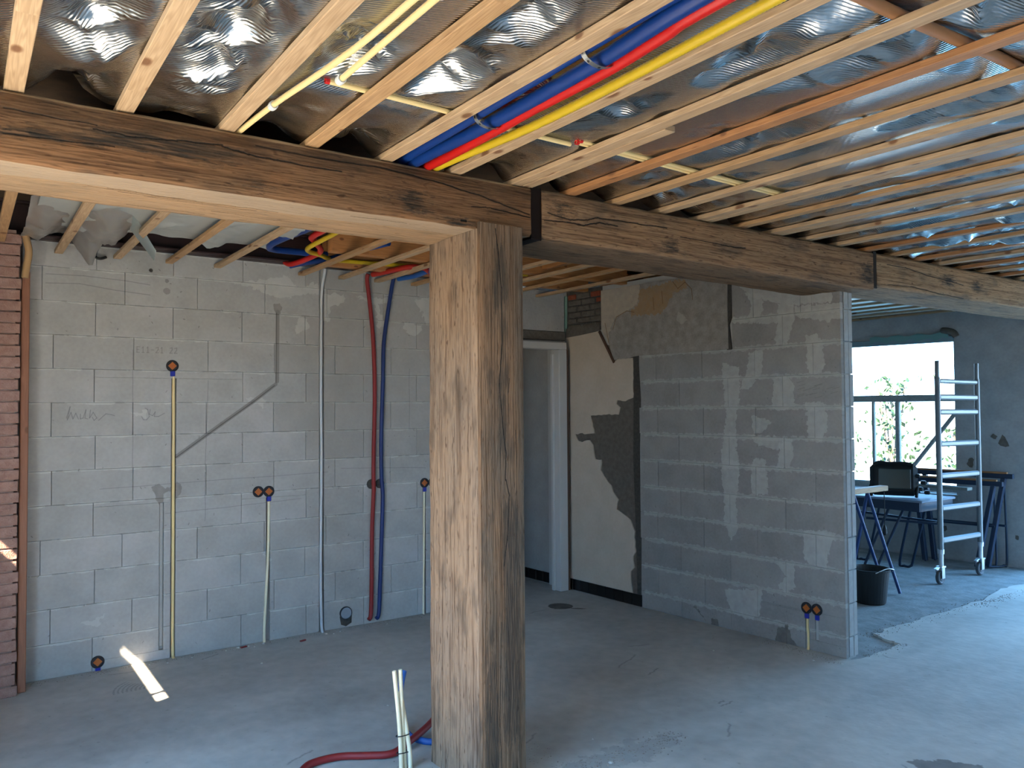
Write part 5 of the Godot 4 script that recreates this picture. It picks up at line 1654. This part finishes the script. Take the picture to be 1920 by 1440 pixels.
func far_room():
	var fy := -0.016
	# rolling scaffold end frame
	var xa := 7.265
	var xb := 7.955
	var sc := base("scaffold_frame", at(xa, fy, 3.70))
	tag(sc, "aluminium ladder frame of a rolling scaffold standing on castors", "scaffold")
	for q in [[0.0, 0.0, 2.01], [xb - xa, 0.02, 2.00]]:
		var up = one_rod("upright", sc, Vector3(q[0], 0.30, q[1]), Vector3(q[0], q[2] - 0.15, q[1]), 0.024, mats.alu)
		one_rod("spigot", up, Vector3(q[0], q[2] - 0.15, q[1]), Vector3(q[0], q[2], q[1]), 0.019, mats.alu)
		one_rod("collar", up, Vector3(q[0], 0.27, q[1]), Vector3(q[0], 0.31, q[1]), 0.0275, mats.zinc)
		var ca = one_rod("castor", sc, Vector3(q[0], 0.16, q[1]), Vector3(q[0], 0.30, q[1]), 0.020, mats.zinc)
		var fk := tool()
		add_box(fk, Vector3(q[0] - 0.012, 0.155, q[1]), Vector3(0.075, 0.014, 0.062), 0.003)
		for s in [-1.0, 1.0]:
			add_box(fk, Vector3(q[0] - 0.018, 0.105, q[1] + s * 0.027), Vector3(0.05, 0.10, 0.005), 0.001)
		add_box(fk, Vector3(q[0] - 0.075, 0.150, q[1]), Vector3(0.07, 0.007, 0.03), 0.002, Basis(Vector3.BACK, 0.18))
		put("fork", done(fk), mats.zinc, ca)
		var wh := put("wheel", lathe_mesh([Vector2(0.0, -0.017), Vector2(0.034, -0.017), Vector2(0.036, -0.013), Vector2(0.052, -0.018), Vector2(0.0615, -0.012), Vector2(0.063, 0.0), Vector2(0.0615, 0.012), Vector2(0.052, 0.018), Vector2(0.036, 0.013), Vector2(0.034, 0.017), Vector2(0.0, 0.017)], 24), mats.rubber_grey, ca)
		wh.position = Vector3(q[0] - 0.02, 0.064, q[1])
	for y in [1.825, 1.68, 1.545, 1.255, 0.965, 0.675, 0.385]:
		var st := tool()
		bar(st, Vector3(0.012, y, 0.0), Vector3(xb - xa - 0.012, y - 0.005, 0.02), 0.036, 0.050 if y < 1.7 else 0.042, 0.012)
		put("rung", done(st), mats.alu, sc)

	# blue work table with tube legs
	var tb := base("work_table", at(7.10, fy, 4.9))
	tag(tb, "blue steel table with a dusty top behind the scaffold", "table")
	# local: x away from camera side, z towards the camera (depth falls)
	put("top", box_mesh(Vector3(0.60, 0.02, 1.17), 0.004, Vector2.ZERO, Vector3(0.30, 0.735, 0.54)), flat_mat(Color(0.42, 0.50, 0.58), 0.6), tb)
	for q in [[Vector3(0.012, 0.685, -0.03), Vector3(0.012, 0.685, 1.10)], [Vector3(0.588, 0.685, -0.03), Vector3(0.588, 0.685, 1.10)]]:
		one_bar("apron", tb, q[0], q[1], 0.022, 0.085, mats.blue_steel)
	one_bar("apron", tb, Vector3(0.02, 0.685, 1.092), Vector3(0.58, 0.685, 1.092), 0.022, 0.085, mats.blue_steel)
	for z in [0.34, 0.80]:
		for q in [[0.10, -0.10], [0.50, 0.10]]:
			# hairpin legs: two rods joined by a bend at the floor
			var st := tool()
			var s: float = q[1]
			add_tube(st, smooth([Vector3(q[0], 0.65, z + 0.10), Vector3(q[0] + s * 1.2, 0.10, z - 0.10), Vector3(q[0] + s * 1.35, 0.020, z - 0.14), Vector3(q[0] + s * 1.35, 0.014, z - 0.20), Vector3(q[0] + s * 1.2, 0.06, z - 0.24), Vector3(q[0], 0.65, z - 0.04)], 4), 0.0125, 8)
			put("leg", done(st), mats.blue_steel, tb)
	one_rod("stretcher", tb, Vector3(0.06, 0.53, 0.55), Vector3(0.40, 0.50, 1.05), 0.012, mats.blue_steel)
	one_rod("stretcher", tb, Vector3(0.50, 0.52, 0.2), Vector3(0.50, 0.50, 1.05), 0.012, mats.blue_steel)

	# site lamp lying on the table
	var lp := base("site_lamp", at(7.23, fy + 0.745, 4.11), 0.0)
	lp.rotation = Vector3(0, deg_to_rad(-62.0), 0)
	tag(lp, "black rubber framed site floodlight standing switched off on the blue table", "work lamp")
	var body := put("housing", box_mesh(Vector3(0.41, 0.30, 0.085), 0.038, Vector2.ZERO, Vector3(0, 0.165, -0.01)), mats.black_rubber, lp)
	body.rotation.x = -0.16
	put("glass", box_mesh(Vector3(0.275, 0.185, 0.012), 0.01, Vector2.ZERO, Vector3(0.01, 0.168, 0.034)), flat_mat(Color(0.26, 0.30, 0.29), 0.18), body)
	put("grip", tube_mesh([Vector3(-0.17, 0.30, -0.02), Vector3(-0.12, 0.325, -0.03), Vector3(-0.04, 0.315, -0.03), Vector3(0.1, 0.318, -0.03), Vector3(0.17, 0.30, -0.02)], 0.014, 8), mats.black_rubber, lp)
	for s in [-1.0, 1.0]:
		put("foot", tube_mesh([Vector3(s * 0.19, 0.014, 0.05), Vector3(s * 0.20, 0.10, -0.04), Vector3(s * 0.19, 0.014, -0.15)], 0.014, 8), mats.black_rubber, lp)
	var brk := tool()
	for q in [[0.20, 0.20], [0.25, 0.14], [0.22, 0.08], [0.28, 0.05]]: add_box(brk, Vector3(q[0], q[1], -0.06), Vector3(0.05, 0.035, 0.09), 0.01)
	put("bracket", done(brk), mats.black_rubber, lp)

	var fs := tool()
	fs.set_smooth_group(0)
	for i in 8:
		var q := []
		for c in [[0, 0], [1, 0], [1, 1], [0, 1]]:
			var t: float = (i + c[0]) / 8.0
			q.append(at(6.62 + 0.05 * sin(t * 4.0) + 0.03 * c[1], 2.545 - 0.10 * t * t + 0.012 * c[1], 4.42 - 0.24 * t))
		quad(fs, q[0], q[1], q[2], q[3])
	tag(put("film_scrap", done(fs), mats.film), "pale strip of torn film hanging from the far room battens", "film")

	# front trestle: timber on blue tubes
	var tr := base("saw_trestle", at(6.2, fy, 3.90))
	tag(tr, "blue legged trestle with a timber top beside the partition end", "trestle")
	put("top_beam", box_mesh(Vector3(0.52, 0.045, 0.075), 0.004, Vector2.ZERO, Vector3(0.25, 0.88, 0.0)), mats.pine_warm, tr)
	for q in [[Vector3(0.245, 0.86, 0.0), Vector3(0.375, 0.012, 0.20)], [Vector3(0.245, 0.86, 0.0), Vector3(0.20, 0.012, -0.16)], [Vector3(0.03, 0.86, 0.0), Vector3(0.30, 0.012, 0.12)], [Vector3(0.03, 0.86, 0.0), Vector3(0.0, 0.012, -0.2)]]:
		one_rod("leg", tr, q[0], q[1], 0.0135, mats.blue_pole)
	# cord with a plug hanging from the trestle top
	var cd := base("hanging_cord", at(6.62, fy + 0.87, 3.85))
	tag(cd, "black cord with a plug hanging down from the trestle top", "cord")
	put("cable", tube_mesh([Vector3(0, -0.005, 0), Vector3(0.002, -0.2, 0.0), Vector3(0, -0.30, 0)], 0.004, 6), mats.wire_black, cd)
	put("plug", lathe_mesh([Vector2(0.0, 0.0), Vector2(0.008, 0.004), Vector2(0.018, 0.04), Vector2(0.018, 0.075), Vector2(0.012, 0.09), Vector2(0.0, 0.09)], 12, Basis(Vector3.RIGHT, PI / 2)), mats.wire_black, cd).position = Vector3(0, -0.30, 0)

	# two blue trestles stacked against the end wall
	var f := frame_at(at(8.37, 0, 5.14), Vector3(0.134, 0, 1))
	for q in [[0.26, 0.835, 3.66, 4.55, "lower blue trestle pushed against the end wall"], [0.15, 0.905, 3.60, 4.50, "upper blue trestle with a timber top against the end wall"]]:
		var t := base("steel_trestle")
		var u0: float = (5.14 - q[3]) * 1.009
		var u1: float = (5.14 - q[2]) * 1.009
		t.transform = Transform3D(f.basis, f * Vector3(u0, fy, 0))
		tag(t, q[4], "trestle", "blue trestles by the end wall")
		var l := u1 - u0
		var wz: float = q[0]
		one_bar("top_rail", t, Vector3(0, q[1], wz), Vector3(l, q[1], wz), 0.05, 0.045, mats.blue_steel)
		one_bar("timber_top", t, Vector3(0.02, q[1] + 0.032, wz), Vector3(l - 0.05, q[1] + 0.032, wz), 0.045, 0.018, mats.pine_orange)
		for u in [0.10, l - 0.08]:
			var s := 1.0 if u > 0.3 else -1.0
			var st := tool()
			bar(st, Vector3(u, q[1] - 0.02, wz + 0.01), Vector3(u - s * 0.12, 0.03, wz + 0.13), 0.04, 0.06)
			put("leg", done(st), mats.blue_steel, t)
			var st2 := tool()
			add_tube(st2, smooth([Vector3(u, q[1] - 0.05, wz), Vector3(u - s * 0.02, 0.09, wz - 0.10), Vector3(u - s * 0.04, 0.02, wz - 0.07), Vector3(u - s * 0.09, 0.014, wz + 0.02), Vector3(u - s * 0.12, 0.03, wz + 0.13)], 4), 0.010, 8)
			put("leg", done(st2), mats.blue_steel, t)
		one_rod("brace", t, Vector3(0.10, 0.42, wz), Vector3(l - 0.08, 0.42, wz), 0.011, mats.blue_steel)
	var pk := put("spare_plank", box_mesh(Vector3(0.10, 0.03, 0.98), 0.003), grain_mat(Color(0.42, 0.44, 0.42), Color(0.55, 0.56, 0.53), 97, 0.04, 1.5))
	pk.position = at(8.05, 0.775, 4.30)
	tag(pk, "grey plank lying behind the lamp across the trestles", "plank")

	# black bucket
	var bu := base("bucket", at(6.13, fy, 3.70))
	tag(bu, "black plastic builder's bucket on the floor beside the partition end", "bucket")
	var up := Basis(Vector3.RIGHT, -PI / 2)
	put("body", lathe_mesh([Vector2(0.0, 0.002), Vector2(0.112, 0.002), Vector2(0.118, 0.012), Vector2(0.148, 0.262), Vector2(0.156, 0.264), Vector2(0.158, 0.280), Vector2(0.150, 0.282), Vector2(0.144, 0.27), Vector2(0.112, 0.014), Vector2(0.0, 0.012)], 32, up), mats.black_plastic, bu)
	put("handle", tube_mesh([Vector3(-0.11, 0.268, 0.115), Vector3(-0.02, 0.30, 0.16), Vector3(0.06, 0.285, 0.17), Vector3(0.13, 0.255, 0.12)], 0.004, 6), mats.zinc, bu)
	put("lug", box_mesh(Vector3(0.016, 0.05, 0.008), 0.002, Vector2.ZERO, Vector3(0.02, 0.265, -0.146)), mats.rubber_grey, bu)

# ---------------------------------------------------------------- loose things on the floor
func small_things():
	# tied conduit stubs sticking out of the screed
	var bd := base("conduit_stubs", at(1.62, 0, 3.20))
	tag(bd, "bundle of cream conduit stubs tied together, standing up from the floor by the post", "conduit")
	for q in [[Vector3(0.0, -0.01, 0.0), Vector3(-0.004, 0.18, -0.008), Vector3(-0.024, 0.435, -0.02)], [Vector3(0.026, -0.01, -0.014), Vector3(0.014, 0.2, -0.016), Vector3(0.006, 0.435, -0.02)], [Vector3(0.040, -0.01, 0.01), Vector3(0.036, 0.1, 0.004), Vector3(0.018, 0.33, -0.045)]]:
		put("stub", tube_mesh(q, 0.0097, 12, 8, 0.8), mats.pvc_pale, bd)
	for y in [0.075, 0.150]:
		var st := tool()
		var ring := PackedVector3Array()
		for k in 25: ring.append(Vector3(0.018 - y * 0.05 + cos(TAU * k / 24) * 0.031, y + 0.004 * sin(TAU * k / 24), -0.008 + sin(TAU * k / 24) * 0.021))
		add_tube(st, ring, 0.0022, 6, false)
		put("wire_tie", done(st), mats.wire_black, bd)
	thing_tube("loose_hose", [at(1.17, 0.018, 3.30), at(1.263, 0.018, 3.433), at(1.34, 0.018, 3.465), at(1.445, 0.018, 3.45), at(1.55, 0.018, 3.385), at(1.64, 0.022, 3.335), at(1.73, 0.034, 3.365), at(1.88, 0.038, 3.46), at(2.01, 0.03, 3.58), at(2.10, 0.018, 3.68)], 0.0165, mats.hose_red_dusty, "dusty red hose curving over the floor behind the post", "hose", "", 0.75)
	thing_tube("loose_hose", [at(1.868, 0.265, 3.66), at(1.836, 0.20, 3.63), at(1.815, 0.12, 3.60), at(1.805, 0.05, 3.56), at(1.805, 0.018, 3.49), at(1.815, 0.016, 3.42), at(1.85, 0.016, 3.36), at(1.92, 0.016, 3.33), at(2.05, 0.016, 3.34)], 0.0155, mats.hose_blue_faded, "pale blue hose end lifting off the floor behind the conduit stubs", "hose", "", 0.75)
	# plaster crumbs, each its own chip
	var shapes := []
	for k in 5:
		var st := tool()
		st.set_smooth_group(-1)
		var g := RandomNumberGenerator.new()
		g.seed = 300 + k
		var ringp := []
		for j in 7: ringp.append(Vector3(cos(TAU * j / 7) * g.randf_range(0.6, 1.1), 0, sin(TAU * j / 7) * g.randf_range(0.6, 1.1)))
		var topp := Vector3(g.randf_range(-0.2, 0.2), g.randf_range(0.5, 0.9), g.randf_range(-0.2, 0.2))
		for j in 7:
			var a: Vector3 = ringp[j]
			var b: Vector3 = ringp[(j + 1) % 7]
			var am := a * 0.7 + Vector3(0, 0.45, 0)
			var bm := b * 0.7 + Vector3(0, 0.45, 0)
			quad(st, b, a, am, bm)
			tri(st, bm, am, topp)
		shapes.append(done(st))
	var spots := [[1.55, 5.45, 16], [1.62, 5.45, 11], [1.65, 5.42, 9], [1.39, 5.43, 7], [1.47, 5.44, 8], [1.58, 5.04, 10], [2.33, 4.43, 6], [1.91, 3.93, 9], [2.36, 5.22, 6], [4.48, 2.90, 15], [4.41, 3.05, 8], [4.06, 3.55, 9], [4.02, 3.60, 6], [3.87, 3.27, 6], [2.8, 2.86, 6], [2.42, 2.72, 12], [2.52, 2.96, 6], [4.20, 5.40, 8], [4.28, 5.30, 7], [1.72, 5.45, 12], [2.16, 5.42, 14], [2.20, 5.39, 9], [2.26, 5.42, 8], [1.0, 5.43, 8], [1.1, 5.40, 6], [1.25, 5.42, 9], [2.62, 5.40, 9], [2.48, 5.42, 7], [2.75, 5.42, 8], [3.0, 5.40, 7], [3.3, 3.3, 4], [3.6, 3.9, 4], [2.9, 4.1, 4], [4.38, 3.25, 5], [4.45, 3.15, 6]]
	for i in spots.size():
		var s: Array = spots[i]
		var o := put("plaster_crumb", shapes[i % 5], mats.crumb)
		o.position = at(s[0], 0.0, s[1])
		o.scale = Vector3.ONE * s[2] * 0.001
		o.rotation.y = i * 1.3
		tag(o, "small pale crumb of plaster or mortar lying on the screed", "crumb", "crumbs on the screed")
	for q in [[1.585, 5.44, "small red plastic scrap among the crumbs at the wall foot"], [1.96, 5.35, "dark red scrap lying on the floor left of the white pipe"]]:
		var o := put("red_scrap", box_mesh(Vector3(0.045, 0.008, 0.016), 0.002), mats.hose_red_dusty)
		o.position = at(q[0], 0.005, q[1])
		o.rotation.y = 0.3
		tag(o, q[2], "scrap", "red scraps on the floor")
	# dusty rubble along wall feet and round the post: nobody could count it
	var mm := MultiMesh.new()
	mm.transform_format = MultiMesh.TRANSFORM_3D
	mm.mesh = shapes[1]
	var spotsm := []
	for k in 520: spotsm.append([rng.randf_range(0.35, 3.4), 5.49 - abs(rng.randfn(0, 0.035)) - 0.01, rng.randf_range(1.5, 5.0)])
	for k in 240: spotsm.append([4.60 - abs(rng.randfn(0, 0.05)) - 0.06, rng.randf_range(2.92, 3.5), rng.randf_range(1.5, 4.5)])
	for k in 300: spotsm.append([rng.randf_range(1.60, 2.25), 2.98 + rng.randfn(0, 0.22), rng.randf_range(1.5, 5.0)])
	for k in 420: spotsm.append([2.15 + 0.75 * rng.randf(), 2.75 + rng.randfn(0, 0.045), rng.randf_range(1.5, 6.0)])
	for k in 700:
		var x := rng.randf_range(4.75, 8.0)
		spotsm.append([x, (2.92 if x < 5.2 else 3.17) + rng.randfn(0, 0.045), rng.randf_range(1.5, 6.0)])
	for k in 260: spotsm.append([rng.randf_range(6.6, 7.3), 3.13 + rng.randfn(0, 0.05), rng.randf_range(2.0, 7.0)])
	mm.instance_count = spotsm.size()
	for i in spotsm.size():
		var s: Array = spotsm[i]
		if s[0] > 1.75 and s[0] < 2.01 and s[1] > 2.77 and s[1] < 3.23: s[0] += 0.28
		mm.set_instance_transform(i, Transform3D(Basis(Vector3.UP, i * 0.7).scaled(Vector3.ONE * s[2] * 0.001), at(s[0], -0.001 if s[1] < 3.15 or s[0] < 4.6 else -0.014, s[1])))
	var rub := MultiMeshInstance3D.new()
	rub.name = "rubble_grit"
	rub.multimesh = mm
	rub.material_override = mats.mortar
	add_child(rub)
	tag(rub, "fine rubble and grit along wall feet, the post and the screed edge", "rubble", "", "stuff")

# ---------------------------------------------------------------- outside the openings
func outdoors():
	var g := put("garden_ground", box_mesh(Vector3(90, 0.3, 90)), grain_mat(Color(0.55, 0.53, 0.47), Color(0.70, 0.68, 0.62), 121, 0.02, 0.15, 0.95))
	g.position = Vector3(4, -0.45, -2)
	tag(g, "pale sunlit ground outside the openings", "", "", "structure")
	# unseen fence added beyond the left opening to keep low sky off the partition
	var fe := base("added_fence", at(-6.4, -0.3, 0))
	tag(fe, "unseen timber fence added outside the left opening to block the low sky", "fence")
	for k in 12:
		put("panel", box_mesh(Vector3(0.04, 2.1, 1.76), 0.004, Vector2.ZERO, Vector3(0, 1.05, 9.0 - k * 1.8)), mats.pine_orange, fe)
		put("post", box_mesh(Vector3(0.09, 2.2, 0.09), 0.006, Vector2.ZERO, Vector3(0.05, 1.1, 9.9 - k * 1.8)), mats.pine_orange, fe)
	# shrubs outside the window
	var leaf := tool()
	leaf.set_smooth_group(-1)
	for a in [0.0, PI / 2]:
		var b := Basis(Vector3.UP, a)
		quad(leaf, b * Vector3(-0.5, 0, 0), b * Vector3(0, -0.9, 0.08), b * Vector3(0.5, 0, 0), b * Vector3(0, 0.9, 0.08))
	var lmesh := done(leaf)
	var lm := flat_mat(Color(0.13, 0.22, 0.11), 0.6)
	lm.backlight_enabled = true
	lm.backlight = Color(0.03, 0.06, 0.02)
	var bark := flat_mat(Color(0.30, 0.25, 0.20), 0.9)
	var places := [[17.4, 9.9, 2.4, 0.7, "tall shrub with loose leaves outside the window, left"], [17.8, 8.4, 1.3, 0.8, "low loose shrub outside the window, middle"], [17.6, 11.4, 1.2, 0.8, "low loose shrub outside the window, far left"], [18.2, 7.0, 1.2, 0.8, "low loose shrub outside the window, right"]]
	for k in places.size():
		var q: Array = places[k]
		var sh := base("shrub", at(q[0], -0.3, q[1]))
		tag(sh, q[4], "shrub", "shrubs outside the window")
		for j in 5:
			put("stem", tube_mesh([Vector3.ZERO, Vector3(cos(j * 1.3) * 0.15, q[2] * 0.5, sin(j * 1.3) * 0.15), Vector3(cos(j * 1.3) * 0.4 * q[3], q[2] * 0.95, sin(j * 1.3) * 0.4 * q[3])], 0.02, 6, 4), bark, sh)
		var mm := MultiMesh.new()
		mm.transform_format = MultiMesh.TRANSFORM_3D
		mm.mesh = lmesh
		mm.instance_count = 200
		for i in 200:
			var v := Vector3(rng.randfn(0, 0.38 * q[3]), q[2] * (0.2 + 0.85 * rng.randf()), rng.randfn(0, 0.38 * q[3]))
			mm.set_instance_transform(i, Transform3D(Basis.from_euler(Vector3(rng.randf_range(-1.2, 1.2), rng.randf() * TAU, rng.randf_range(-1, 1))).scaled(Vector3.ONE * rng.randf_range(0.05, 0.10)), v))
		var li := MultiMeshInstance3D.new()
		li.name = "foliage"
		li.multimesh = mm
		li.material_override = lm
		sh.add_child(li)
		tag(li, "", "", "", "stuff")
